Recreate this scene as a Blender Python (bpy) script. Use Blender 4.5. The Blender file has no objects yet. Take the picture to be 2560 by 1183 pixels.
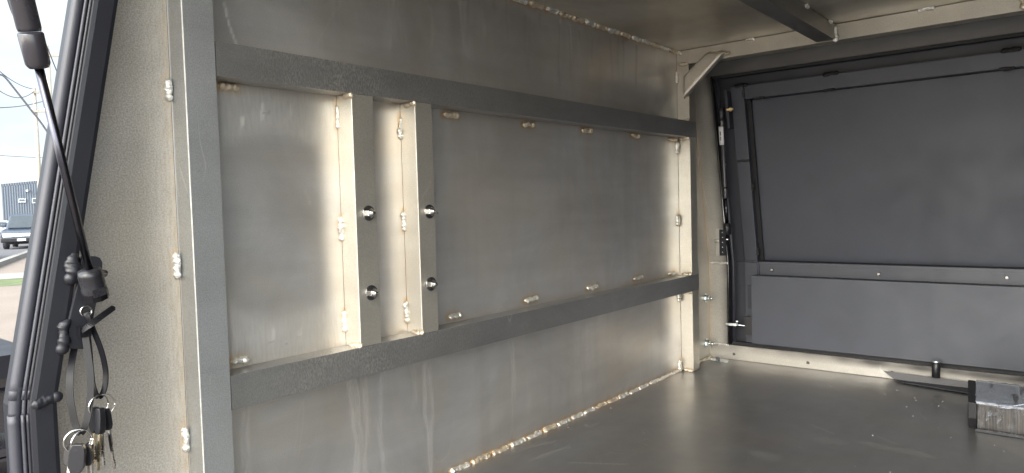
import bpy, bmesh, math, random
import numpy as np
from mathutils import Vector, Matrix, noise
S = bpy.context.scene
random.seed(7)
PI = math.pi
# ------------------------------------------------------------------ camera
F_PX, CX, CY = 1757.0, 1280.0, 591.5            # focal length and centre in photo pixels (2560 wide)
def _n(v):
    v = np.array(v, float); return v/np.linalg.norm(v)
_X = _n([2144, -19.5, 1757]); _Y = _n([1441, 119.5, -1757]); _Y = _n(_Y-_X*np.dot(_X, _Y)); _Z = np.cross(_X, _Y)
RW = np.array([_X, _Y, _Z])                      # rows: world axes in camera coordinates
CAM = np.array([0.85437, 0.0, 0.46272])
cd = bpy.data.cameras.new('camera'); cam = bpy.data.objects.new('camera', cd); S.collection.objects.link(cam)
m = Matrix([[*RW[0], CAM[0]], [*RW[1], CAM[1]], [*RW[2], CAM[2]], [0, 0, 0, 1]])
cam.matrix_world = m
cd.sensor_width = 36; cd.lens = 36*F_PX/2560; cd.clip_start = .02; cd.clip_end = 2000
S.camera = cam
def hit(px, py, ax, val):
    """the real point seen at a photo pixel on the plane where axis ax has value val"""
    d = RW@np.array([px-CX, -(py-CY), -F_PX]); t = (val-CAM[ax])/d[ax]; return Vector(CAM+t*d)
# ------------------------------------------------------------------ world, sun, exposure
SUN_EL, SUN_AZ = math.radians(30), math.radians(165)      # sun direction: azimuth measured from +Y towards +X
w = bpy.data.worlds.new('World'); S.world = w; w.use_nodes = True
nt = w.node_tree; nt.nodes.clear(); N = nt.nodes.new; L = nt.links.new
out = N('ShaderNodeOutputWorld'); bg = N('ShaderNodeBackground'); sky = N('ShaderNodeTexSky')
sky.sky_type = 'NISHITA'; sky.sun_disc = False; sky.sun_elevation = SUN_EL; sky.sun_rotation = SUN_AZ
tc = N('ShaderNodeTexCoord'); mp = N('ShaderNodeMapping'); mp.inputs['Scale'].default_value = (1, 1, 3.2)
n1 = N('ShaderNodeTexNoise'); n1.inputs['Scale'].default_value = 2.6; n1.inputs['Detail'].default_value = 7; n1.inputs['Distortion'].default_value = .3
cr = N('ShaderNodeValToRGB'); cr.color_ramp.elements[0].position = .30; cr.color_ramp.elements[0].color = (.50, .50, .50, 1)
cr.color_ramp.elements[1].position = .56; cr.color_ramp.elements[1].color = (1, 1, 1, 1)
n2 = N('ShaderNodeTexNoise'); n2.inputs['Scale'].default_value = 3.7; n2.inputs['Detail'].default_value = 6
cr2 = N('ShaderNodeValToRGB'); cr2.color_ramp.elements[0].position = .35; cr2.color_ramp.elements[0].color = (2.2, 2.55, 2.8, 1)
cr2.color_ramp.elements[1].position = .62; cr2.color_ramp.elements[1].color = (3.0, 3.2, 3.3, 1)
mx = N('ShaderNodeMix'); mx.data_type = 'RGBA'
L(tc.outputs['Generated'], mp.inputs['Vector']); L(mp.outputs[0], n1.inputs['Vector']); L(mp.outputs[0], n2.inputs['Vector'])
L(n1.outputs['Fac'], cr.inputs[0]); L(n2.outputs['Fac'], cr2.inputs[0]); L(cr.outputs[0], mx.inputs[0])
L(sky.outputs[0], mx.inputs[6]); L(cr2.outputs[0], mx.inputs[7])
dt = N('ShaderNodeVectorMath'); dt.operation = 'DOT_PRODUCT'; L(tc.outputs['Generated'], dt.inputs[0])      # bright lobe round the hidden sun, added to light the interior
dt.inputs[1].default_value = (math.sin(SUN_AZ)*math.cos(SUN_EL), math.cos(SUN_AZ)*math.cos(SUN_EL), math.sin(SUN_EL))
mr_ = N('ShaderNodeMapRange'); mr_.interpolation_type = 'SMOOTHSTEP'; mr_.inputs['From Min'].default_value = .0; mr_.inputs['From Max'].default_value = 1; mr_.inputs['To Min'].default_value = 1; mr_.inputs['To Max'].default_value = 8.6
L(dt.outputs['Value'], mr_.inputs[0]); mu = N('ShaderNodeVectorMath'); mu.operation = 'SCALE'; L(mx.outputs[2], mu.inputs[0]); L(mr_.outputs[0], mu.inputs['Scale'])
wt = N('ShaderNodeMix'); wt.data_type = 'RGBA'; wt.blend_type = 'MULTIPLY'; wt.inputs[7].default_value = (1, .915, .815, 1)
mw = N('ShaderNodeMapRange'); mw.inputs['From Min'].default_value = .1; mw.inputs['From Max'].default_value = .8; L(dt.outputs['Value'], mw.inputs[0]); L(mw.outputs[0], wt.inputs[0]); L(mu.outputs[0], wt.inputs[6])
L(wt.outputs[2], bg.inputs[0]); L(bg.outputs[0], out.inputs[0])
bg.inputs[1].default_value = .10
sl = bpy.data.lights.new('sun', 'SUN'); sl.energy = .7; sl.angle = math.radians(35); sl.color = (1, .95, .87)
so = bpy.data.objects.new('sun', sl); S.collection.objects.link(so)
sv = Vector((math.sin(SUN_AZ)*math.cos(SUN_EL), math.cos(SUN_AZ)*math.cos(SUN_EL), math.sin(SUN_EL)))
so.rotation_euler = sv.to_track_quat('Z', 'Y').to_euler(); so.location = (0, -3, 6)
S.view_settings.view_transform = 'Standard'; S.view_settings.look = 'None'; S.view_settings.gamma = 1
S.view_settings.exposure = 1.9
try:
    S.cycles.max_bounces = 12; S.cycles.diffuse_bounces = 6; S.cycles.glossy_bounces = 8
    S.cycles.use_denoising = True; S.cycles.sample_clamp_indirect = 8
except Exception: pass

# ------------------------------------------------------------------ materials
def newmat(name):
    M = bpy.data.materials.new(name); M.use_nodes = True
    t = M.node_tree; b = t.nodes['Principled BSDF']; return M, t, b
def noise_node(t, vec, scale, detail=4, rough=.5, mscale=None, dist=0):
    if mscale:
        mp = t.nodes.new('ShaderNodeMapping'); mp.inputs['Scale'].default_value = mscale; t.links.new(vec, mp.inputs[0]); vec = mp.outputs[0]
    n = t.nodes.new('ShaderNodeTexNoise'); n.inputs['Scale'].default_value = scale; n.inputs['Detail'].default_value = detail
    n.inputs['Roughness'].default_value = rough; n.inputs['Distortion'].default_value = dist; t.links.new(vec, n.inputs['Vector']); return n.outputs['Fac']
def ramp(t, fac, p0, c0, p1, c1):
    r = t.nodes.new('ShaderNodeMapRange'); r.inputs['From Min'].default_value = p0; r.inputs['From Max'].default_value = p1
    r.inputs['To Min'].default_value = c0; r.inputs['To Max'].default_value = c1; t.links.new(fac, r.inputs[0]); return r.outputs[0]
def mul(t, a, b):
    q = t.nodes.new('ShaderNodeMath'); q.operation = 'MULTIPLY'
    for i, v in enumerate((a, b)):
        if isinstance(v, (int, float)): q.inputs[i].default_value = v
        else: t.links.new(v, q.inputs[i])
    return q.outputs[0]
def mixc(t, fac, a, b, mode='MIX'):
    q = t.nodes.new('ShaderNodeMix'); q.data_type = 'RGBA'; q.blend_type = mode
    for s, v in ((0, fac), (6, a), (7, b)):
        if isinstance(v, (int, float)): q.inputs[s].default_value = v
        elif isinstance(v, tuple): q.inputs[s].default_value = (*v, 1)
        else: t.links.new(v, q.inputs[s])
    return q.outputs[2]
def alu(name, base, metallic=.85, rough=.36, grain=.12, mottle=.14, streak=.0, bump=.04, warm=.0, gscale=700, hammer=0, marks=False, aniso=(1, 1, 1), stain=None, spread=.1, wear_sparkle=0, scr=.35):
    M, t, b = newmat(name); g = t.nodes.new('ShaderNodeNewGeometry').outputs['Position']
    c = mixc(t, 1.0, base, ramp(t, noise_node(t, g, 5, 6, .6, dist=.6), .3, 1-mottle, .7, 1+mottle), 'MULTIPLY')
    gr = noise_node(t, g, gscale, 2, .6, mscale=aniso)
    c = mixc(t, 1.0, c, ramp(t, gr, .3, 1-grain, .7, 1+grain), 'MULTIPLY')
    c = mixc(t, 1.0, c, ramp(t, noise_node(t, g, 14, 5, .6, mscale=(1, .22, 1.6), dist=.4), .3, 1-mottle*.6, .7, 1+mottle*.6), 'MULTIPLY')
    sn = noise_node(t, g, 5.5, 2, .4, mscale=(1, 1, .3), dist=1.2)
    q = t.nodes.new('ShaderNodeMath'); q.operation = 'SUBTRACT'; t.links.new(sn, q.inputs[0]); q.inputs[1].default_value = .5
    q2 = t.nodes.new('ShaderNodeMath'); q2.operation = 'ABSOLUTE'; t.links.new(q.outputs[0], q2.inputs[0])
    c = mixc(t, mul(t, ramp(t, q2.outputs[0], .0, scr, .0022, 0), ramp(t, noise_node(t, g, 13, 2, .5), .52, 0, .60, 1)), c, (.75, .73, .70))
    if wear_sparkle:  # light scuffs plus sparkle highlights painted into the colour along the near part
        xyz = t.nodes.new('ShaderNodeSeparateXYZ'); t.links.new(g, xyz.inputs[0])
        mk_ = mul(t, ramp(t, xyz.outputs['Y'], .46, 0, .56, 1), ramp(t, xyz.outputs['Y'], .62, 1, 1.0, 0))
        hz = mul(t, ramp(t, noise_node(t, g, 560, 3, .65, mscale=(1, 1, .35)), .44, 0, .62, 1), ramp(t, noise_node(t, g, 15, 3, .5), .3, .2, .65, 1))
        c = mixc(t, mul(t, mul(t, mk_, hz), wear_sparkle), c, (.80, .76, .68))
    if warm:
        c = mixc(t, ramp(t, noise_node(t, g, 3.1, 5, .6, dist=1), .42, 0, .68, warm), c, (base[0]*1.02, base[1]*.86, base[2]*.62))
    if stain:
        c = mixc(t, ramp(t, noise_node(t, g, 4.3, 4, .5, dist=.8), .4, 0, .7, .75), c, stain)
    if streak:
        c = mixc(t, ramp(t, mul(t, noise_node(t, g, 26, 3, .5, mscale=(1, 1, .05)), noise_node(t, g, 5, 3, .5)), .25, 0, .40, streak), c, (base[0]*.55, base[1]*.5, base[2]*.42))
    r = ramp(t, noise_node(t, g, 9, 6, .65), .25, rough-spread*.25, .75, rough+spread)
    if marks:
        a = t.nodes.new('ShaderNodeAttribute'); a.attribute_name = 'marks'
        sp = t.nodes.new('ShaderNodeSeparateColor'); t.links.new(a.outputs['Color'], sp.inputs[0])
        c = mixc(t, sp.outputs[0], c, (.52, .36, .19))
        hatch = ramp(t, noise_node(t, g, 260, 3, .6, mscale=(1, 1, .16)), .36, .25, .64, 1)
        c = mixc(t, mul(t, sp.outputs[1], hatch), c, (.74, .72, .67))
        c = mixc(t, sp.outputs[2], c, (.045, .042, .038))
        r2 = t.nodes.new('ShaderNodeMath'); r2.operation = 'ADD'; r2.use_clamp = True; t.links.new(r, r2.inputs[0]); t.links.new(mul(t, sp.outputs[1], .18), r2.inputs[1]); r = r2.outputs[0]
        mt = ramp(t, sp.outputs[2], 0, metallic, 1, .05); t.links.new(mt, b.inputs['Metallic'])
    else: b.inputs['Metallic'].default_value = metallic
    t.links.new(c, b.inputs['Base Color']); t.links.new(r, b.inputs['Roughness'])
    bp = t.nodes.new('ShaderNodeBump'); bp.inputs['Strength'].default_value = bump; bp.inputs['Distance'].default_value = .002; t.links.new(gr, bp.inputs['Height'])
    last = bp
    b2 = t.nodes.new('ShaderNodeBump'); b2.inputs['Strength'].default_value = .10; b2.inputs['Distance'].default_value = .01
    t.links.new(noise_node(t, g, 7, 2, .4), b2.inputs['Height']); t.links.new(bp.outputs[0], b2.inputs['Normal']); last = b2
    if hammer:
        b3 = t.nodes.new('ShaderNodeBump'); b3.inputs['Strength'].default_value = hammer; b3.inputs['Distance'].default_value = .002
        hm = mul(t, noise_node(t, g, 520, 2, .5, mscale=(1, 1, .45)), ramp(t, noise_node(t, g, 6, 2, .4), .35, .15, .6, 1))
        t.links.new(hm, b3.inputs['Height']); t.links.new(last.outputs[0], b3.inputs['Normal']); last = b3
    t.links.new(last.outputs[0], b.inputs['Normal']); return M
def paint(name, base, rough=.45, bump=.06, gscale=900, var=.12, spec=.5, smudge=.0, coat=0):
    M, t, b = newmat(name); g = t.nodes.new('ShaderNodeNewGeometry').outputs['Position']
    c = mixc(t, 1.0, base, ramp(t, noise_node(t, g, 6, 5, .6), .3, 1-var, .7, 1+var), 'MULTIPLY')
    if smudge: c = mixc(t, ramp(t, noise_node(t, g, 11, 3, .5, dist=.7), .62, 0, .75, smudge), c, tuple(x*.6 for x in base))
    t.links.new(c, b.inputs['Base Color'])
    t.links.new(ramp(t, noise_node(t, g, 14, 5, .6), .3, rough-.05, .7, rough+.06), b.inputs['Roughness'])
    b.inputs['Specular IOR Level'].default_value = spec
    b.inputs['Coat Weight'].default_value = coat; b.inputs['Coat Roughness'].default_value = .08
    bp = t.nodes.new('ShaderNodeBump'); bp.inputs['Strength'].default_value = bump; bp.inputs['Distance'].default_value = .001
    t.links.new(noise_node(t, g, gscale, 2, .6), bp.inputs['Height']); t.links.new(bp.outputs[0], b.inputs['Normal']); return M
def metal(name, base, rough=.25, metallic=1, bs=60, bump=.1):
    M, t, b = newmat(name); g = t.nodes.new('ShaderNodeNewGeometry').outputs['Position']
    t.links.new(mixc(t, 1.0, base, ramp(t, noise_node(t, g, bs, 4, .6), .3, .8, .7, 1.15), 'MULTIPLY'), b.inputs['Base Color'])
    b.inputs['Metallic'].default_value = metallic; b.inputs['Roughness'].default_value = rough
    bp = t.nodes.new('ShaderNodeBump'); bp.inputs['Strength'].default_value = bump; bp.inputs['Distance'].default_value = .002
    t.links.new(noise_node(t, g, bs*5, 3, .5), bp.inputs['Height']); t.links.new(bp.outputs[0], b.inputs['Normal']); return M

M_WALL = alu('mill_aluminium_sheet', (.59, .583, .580), .82, .33, .10, .13, streak=.14, warm=.32, marks=True, bump=.03)
M_PLATE = alu('grainy_aluminium_plate', (.43, .405, .37), .75, .50, .26, .07, warm=.2, gscale=520, marks=True, bump=.12, scr=.12)
M_RAIL = alu('brushed_rail_aluminium', (.36, .36, .36), .88, .30, .16, .10, bump=.02, wear_sparkle=.75, warm=.10)
M_BEAM = alu('shaded_beam_aluminium', (.24, .23, .215), .85, .36, .12, .10, bump=.02)  # base colour darkened to carry the shade on the beams
M_POST = alu('brushed_post_aluminium', (.535, .505, .445), .86, .36, .16, .08, bump=.05)
M_EDGEPOST = alu('grey_mill_tube', (.40, .41, .415), .85, .42, .17, .08, bump=.05, gscale=800)
M_CEIL = alu('ceiling_sheet', (.60, .575, .52), .85, .36, .10, .14, warm=.4, stain=(.40, .36, .30))
M_ENDW = alu('cool_end_sheet', (.56, .60, .63), .80, .40, .08, .10)
M_DULL = paint('dull_dark_strip', (.085, .085, .09), .5, .05)
M_FLOOR = alu('floor_sheet', (.30, .302, .307), .85, .31, .07, .10, warm=.3, bump=.008, marks=True)
M_FRAME = alu('oversprayed_frame', (.43, .41, .375), .70, .42, .16, .08, marks=True)
M_WELD = metal('weld_aluminium', (.66, .645, .60), .38, .7, 60, .8)
M_WELDB = metal('heat_stained_weld', (.58, .50, .39), .42, .65, 60, .8)
M_BLACK = paint('black_powder_coat', (.010, .0105, .015), .46, .12, 800, .08, spec=.42)
M_DOOR = paint('black_door_paint', (.033, .037, .051), .44, .08, 900, .10, smudge=.35)
M_DOORDK = paint('black_door_recess', (.020, .022, .030), .50, .05)
M_RUBBER = paint('black_rubber', (.030, .031, .042), .50, .10, 500, .08)
M_GAP = paint('dark_seal', (.008, .008, .010), .7, .03)
M_PLASTIC = paint('black_plastic', (.014, .014, .017), .30, .04, 300, .05, spec=.35)
M_NYLON = paint('black_nylon', (.006, .006, .008), .30, .02, 200, .05, spec=.18)
M_ROD = metal('black_chrome_rod', (.07, .07, .085), .24, 1, 30, .02)
M_CYL = paint('black_cylinder_paint', (.030, .028, .034), .24, .02, 200, .06)
M_STEEL = metal('stainless_steel', (.62, .61, .60), .18, 1, 60, .05)
M_WASH = metal('washer_steel', (.30, .295, .29), .22, 1, 60, .05)
M_ZINC = metal('zinc_plating', (.72, .78, .80), .26, 1, 60, .08)
M_GOLDZ = metal('yellow_passivated_zinc', (.72, .55, .30), .3, 1, 60, .08)
M_BRASS = metal('brass', (.74, .62, .42), .25, 1, 80, .1)
M_LABEL = paint('white_label', (.62, .62, .62), .5, .02)
M_INK = paint('label_ink', (.05, .05, .05), .6, .0)

# ------------------------------------------------------------------ object helpers
def finish(name, bm, mat, parent=None, smooth=False, bevel=0):
    if bevel:
        bmesh.ops.bevel(bm, geom=[e for e in bm.edges if e.is_manifold and e.calc_face_angle(0) > .6], offset=bevel, segments=2, affect='EDGES', profile=.6)
    vs = [v.co for v in bm.verts]
    c = sum(vs, Vector())/len(vs)
    bmesh.ops.translate(bm, verts=bm.verts, vec=-c)
    if smooth:
        for f in bm.faces: f.smooth = True
    me = bpy.data.meshes.new(name); bm.to_mesh(me); bm.free(); me.materials.append(mat)
    if smooth == 2:
        pass
    o = bpy.data.objects.new(name, me); S.collection.objects.link(o)
    o.location = c
    if parent:
        o.parent = parent; o.location = c-wloc(parent)
    return o
def wloc(o):
    v = o.location.copy()
    return v+wloc(o.parent) if o.parent else v
def thing(name, label, cat, loc, group=None):
    o = bpy.data.objects.new(name, None); o.empty_display_size = .05; S.collection.objects.link(o); o.location = loc
    return tag(o, label, cat, group)
def tag(o, label, cat, group=None, kind=None):
    o['label'] = label; o['category'] = cat
    if group: o['group'] = group
    if kind: o['kind'] = kind
    return o
def struct(o): o['kind'] = 'structure'; return o
def box(bm, x0, x1, y0, y1, z0, z1):
    vs = [bm.verts.new((x, y, z)) for x in (x0, x1) for y in (y0, y1) for z in (z0, z1)]
    for f in ((0, 1, 3, 2), (4, 6, 7, 5), (0, 4, 5, 1), (2, 3, 7, 6), (0, 2, 6, 4), (1, 5, 7, 3)): bm.faces.new([vs[i] for i in f])
    return vs
def B(*a):
    bm = bmesh.new(); box(bm, *a); return bm
def prism(bm, poly, ax, a, b):
    """polygon of 2D points in the plane perpendicular to axis ax, extruded from a to b"""
    def P(p, h):
        q = [0, 0, 0]; o = [i for i in range(3) if i != ax]; q[o[0]], q[o[1]] = p; q[ax] = h; return q
    A = [bm.verts.new(P(p, a)) for p in poly]; Bv = [bm.verts.new(P(p, b)) for p in poly]
    bm.faces.new(A); bm.faces.new(Bv[::-1]); n = len(poly)
    for i in range(n): bm.faces.new((A[i], Bv[i], Bv[(i+1) % n], A[(i+1) % n]))
    bmesh.ops.recalc_face_normals(bm, faces=bm.faces); return bm
def sweep(bm, pts, rad, seg=12, sec=None, up=None):
    """tube (or section sec, list of 2D points) along points; rad number or list"""
    pts = [Vector(p) for p in pts]; n = len(pts); rings = []; prev = None
    for i, p in enumerate(pts):
        t = (pts[min(i+1, n-1)]-pts[max(i-1, 0)]).normalized()
        if up is not None: a = (Vector(up)-t*Vector(up).dot(t)).normalized()
        elif prev is None:
            h = Vector((0, 0, 1)) if abs(t.z) < .9 else Vector((1, 0, 0)); a = (h-t*h.dot(t)).normalized()
        else: a = (prev-t*prev.dot(t)).normalized()
        prev = a; b = t.cross(a); r = rad[i] if isinstance(rad, (list, tuple)) else rad
        if sec: rings.append([bm.verts.new(p+a*q[0]*r+b*q[1]*r) for q in sec])
        else: rings.append([bm.verts.new(p+(a*math.cos(2*PI*k/seg)+b*math.sin(2*PI*k/seg))*r) for k in range(seg)])
    m_ = len(rings[0])
    for i in range(n-1):
        for k in range(m_): bm.faces.new((rings[i][k], rings[i+1][k], rings[i+1][(k+1) % m_], rings[i][(k+1) % m_]))
    bm.faces.new(rings[0]); bm.faces.new(rings[-1][::-1]); bmesh.ops.recalc_face_normals(bm, faces=bm.faces); return bm
def lathe(bm, p0, axis, prof, seg=20):
    """profile of (distance along axis, radius)"""
    ax = Vector(axis).normalized(); p0 = Vector(p0)
    return sweep(bm, [p0+ax*(d+i*1e-6) for i, (d, r) in enumerate(prof)], [max(r, 1e-5) for d, r in prof], seg)
def catmull(pts, k=8):
    pts = [Vector(p) for p in pts]; q = [pts[0]]+pts+[pts[-1]]; r = []
    for i in range(1, len(q)-2):
        for j in range(k):
            t = j/k; a, b, c, d = q[i-1:i+3]
            r.append(.5*((2*b)+(c-a)*t+(2*a-5*b+4*c-d)*t*t+(3*b-a-3*c+d)*t**3))
    r.append(pts[-1]); return r
def bead(p0, p1, wd, n_up, parent, mat=None, h=.62, name='weld_bead', ripple=1, jag=.25):
    """a lumpy run of weld metal between two points; n_up is the way it bulges"""
    wd *= 1.18; p0, p1 = Vector(p0), Vector(p1); L_ = (p1-p0).length; up = Vector(n_up).normalized(); t = (p1-p0).normalized(); s = t.cross(up).normalized(); up = s.cross(t)
    n = max(14, int(L_/.0011)); n = min(n, 60); seg = 10; bm = bmesh.new(); rings = []; sd = random.random()*90
    for i in range(n+1):
        u = i/n; e = min(1, (max(0, min(u, 1-u))*L_/(wd*.5))+.12)**.5
        r = wd/2*e*(1+.035*ripple*math.cos(u*L_/(wd*.2)*2*PI*.5)+jag*1.5*(noise.noise(Vector((u*L_/wd*.8, sd, 0)))))
        off = s*wd*.30*noise.noise(Vector((u*L_/wd*.7, sd+7, 3)))
        rings.append([bm.verts.new(p0.lerp(p1, u)+off+(s*math.cos(2*PI*k/seg)+up*h*math.sin(2*PI*k/seg))*r*(1+.55*noise.noise(Vector((u*L_/wd*1.9, k*1.1, sd))))) for k in range(seg)])
    for i in range(n):
        for k in range(seg): bm.faces.new((rings[i][k], rings[i+1][k], rings[i+1][(k+1) % seg], rings[i][(k+1) % seg]))
    bm.faces.new(rings[0]); bm.faces.new(rings[-1]); bmesh.ops.recalc_face_normals(bm, faces=bm.faces)
    if ripple > .5:      # crater blob where the torch stopped
        bmesh.ops.create_icosphere(bm, subdivisions=2, radius=wd*.56, matrix=Matrix.Translation(p1)@Matrix.Diagonal((1, 1, 1, 1)))
        for v in bm.verts[-42:]: v.co = p1+(v.co-p1)-up*(v.co-p1).dot(up)*(1-h*1.15)
    return finish(name, bm, mat or M_WELD, parent, smooth=True)
WELDS = []          # (p0, p1, width) on the x = 0 wall, for the heat tint around them
# ------------------------------------------------------------------ canopy
XT, YP0, YP1, Q0, Q1, H, KZ, LEAN = .036, .4032, .4405, 1.754, 1.795, .860, .278, .19
XE = 1.52                                     # far right end of the canopy, out of frame
YN, YF = .248, 1.945                          # inner edges of the near and far door frames below the kink
canopy = thing('truck_canopy', 'large unpainted aluminium truck canopy with welded rails, seen from its open side', 'truck canopy', (.75, 1.1, 0))
def yf(z): return YF-max(0, z-KZ)*LEAN
def yn(z): return YN+max(0, z-KZ)*LEAN

# weld positions on the wall (photo pixels put onto the real wall plane)
def wv(px0, py0, px1, py1, wd, up=(1, 0, 0), mat=None, tint=1, **k):
    WELDS.append((hit(px0, py0, 0, 0), hit(px1, py1, 0, 0), wd*tint)); return (hit(px0, py0, 0, .001), hit(px1, py1, 0, .001), wd, up, mat, k)
beads_wall = []
for a in ((843, 262, 848, 316, .0085), (853, 541, 856, 595, .0085), (860, 777, 864, 822, .0085), (1000, 292, 1003, 341, .0085), (1009, 528, 1013, 572, .0085),
          (1016, 753, 1019, 800, .0085)): beads_wall.append(wv(*a, tint=.9))
for a in ((548, 214, 588, 219, .009), (1110, 286, 1142, 290, .009), (1308, 309, 1332, 313, .009), (1455, 325, 1478, 328, .009), (1577, 338, 1596, 341, .009), (1672, 348, 1690, 350, .009)):
    beads_wall.append(wv(*a, up=(1, 0, -.6), mat=M_WELDB))
for a in ((580, 905, 613, 899, .009), (1122, 792, 1150, 787, .008), (1312, 752, 1342, 745, .008), (1468, 721, 1492, 716, .008), (1585, 698, 1605, 693, .008), (1672, 686, 1686, 683, .008)):
    beads_wall.append(wv(*a, up=(1, 0, .6)))
for a in ((848, 166, 880, 172, .006), (1310, 244, 1335, 248, .006), (1450, 268, 1475, 272, .006), (1580, 283, 1600, 287, .006)):
    beads_wall.append(wv(*a, up=(1, 0, .6), mat=M_WELDB))
for a in ((1692, 178, 1692, 204, .010), (1692, 354, 1692, 380, .010), (1694, 536, 1694, 560, .010), (1697, 726, 1697, 750, .010), (1699, 900, 1700, 922, .010)):
    beads_wall.append(wv(*a, up=(1, -1, 0), tint=.7))
FL = [(1147, 1171), (1198, 1151), (1247, 1127), (1292, 1105), (1333, 1086), (1371, 1071), (1406, 1055), (1440, 1039), (1470, 1027), (1500, 1013), (1529, 1000), (1555, 989), (1581, 977), (1606, 966), (1631, 955), (1650, 947), (1669, 938), (1690, 929)]
CL = [(1250, -9), (1296, 5), (1337, 18), (1377, 30), (1410, 40), (1442, 49), (1472, 60), (1501, 69), (1530, 79), (1560, 88), (1588, 97), (1612, 105), (1636, 112), (1659, 121), (1683, 128)]
def seam(lst, z):
    ys = []
    for p in lst:
        d = hit(p[0], p[1], 0, 0); ys.append(d.y)
    ys = [ys[0]-.14, ys[0]-.07]+ys
    for i, y in enumerate(ys):
        g = (ys[i+1]-y) if i+1 < len(ys) else (y-ys[i-1]); L_ = g*.78
        ya, yb = y-L_/2, min(y+L_/2, 1.75)
        a, b = Vector((.002, ya, z)), Vector((.002, yb, z))
        WELDS.append((Vector((0, ya, z)), Vector((0, yb, z)), .0085)); yield a, b
fl_runs = list(seam(FL, .002)); cl_runs = list(seam(CL, H-.002))

# sheets with painted-on wear and reflections: one fine grid each, both kept in a colour attribute
def sheet(name, org, u, v, nu, nv, mat, parent, fn, warp=None):
    org, u, v = map(Vector, (org, u, v)); U, V = np.meshgrid(np.linspace(0, 1, nu+1), np.linspace(0, 1, nv+1), indexing='ij')
    P = (np.array(org)[None, None]+U[..., None]*np.array(u)+V[..., None]*np.array(v)).reshape(-1, 3)
    if warp: P = warp(P, U.ravel())
    idx = np.arange((nu+1)*(nv+1)).reshape(nu+1, nv+1)
    Fc = np.stack([idx[:-1, :-1], idx[1:, :-1], idx[1:, 1:], idx[:-1, 1:]], -1).reshape(-1, 4)
    c = P.mean(0)
    me = bpy.data.meshes.new(name); me.from_pydata((P-c).tolist(), [], Fc.tolist())
    at = me.color_attributes.new('marks', 'FLOAT_COLOR', 'POINT'); col = np.zeros((len(P), 4)); col[:, 3] = 1
    if fn: r, g_, b = fn(P); col[:, 0], col[:, 1], col[:, 2] = np.clip(r, 0, 1), np.clip(g_, 0, 1), np.clip(b, 0, 1)
    at.data.foreach_set('color', col.ravel()); me.materials.append(mat)
    o = bpy.data.objects.new(name, me); S.collection.objects.link(o); o.location = Vector(c)
    if parent: o.parent = parent; o.location = Vector(c)-wloc(parent)
    return o
def segdist(P, a, b):
    a, b = np.array(a), np.array(b); ab = b-a; t = np.clip(((P-a)@ab)/max(ab@ab, 1e-12), 0, 1); return np.linalg.norm(P-(a+t[:, None]*ab), axis=1)
def vnoise(P, s, seed=0):
    return np.array([noise.noise(Vector((p[0]*s+seed, p[1]*s, p[2]*s))) for p in P]) if len(P) < 200000 else np.zeros(len(P))
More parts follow.
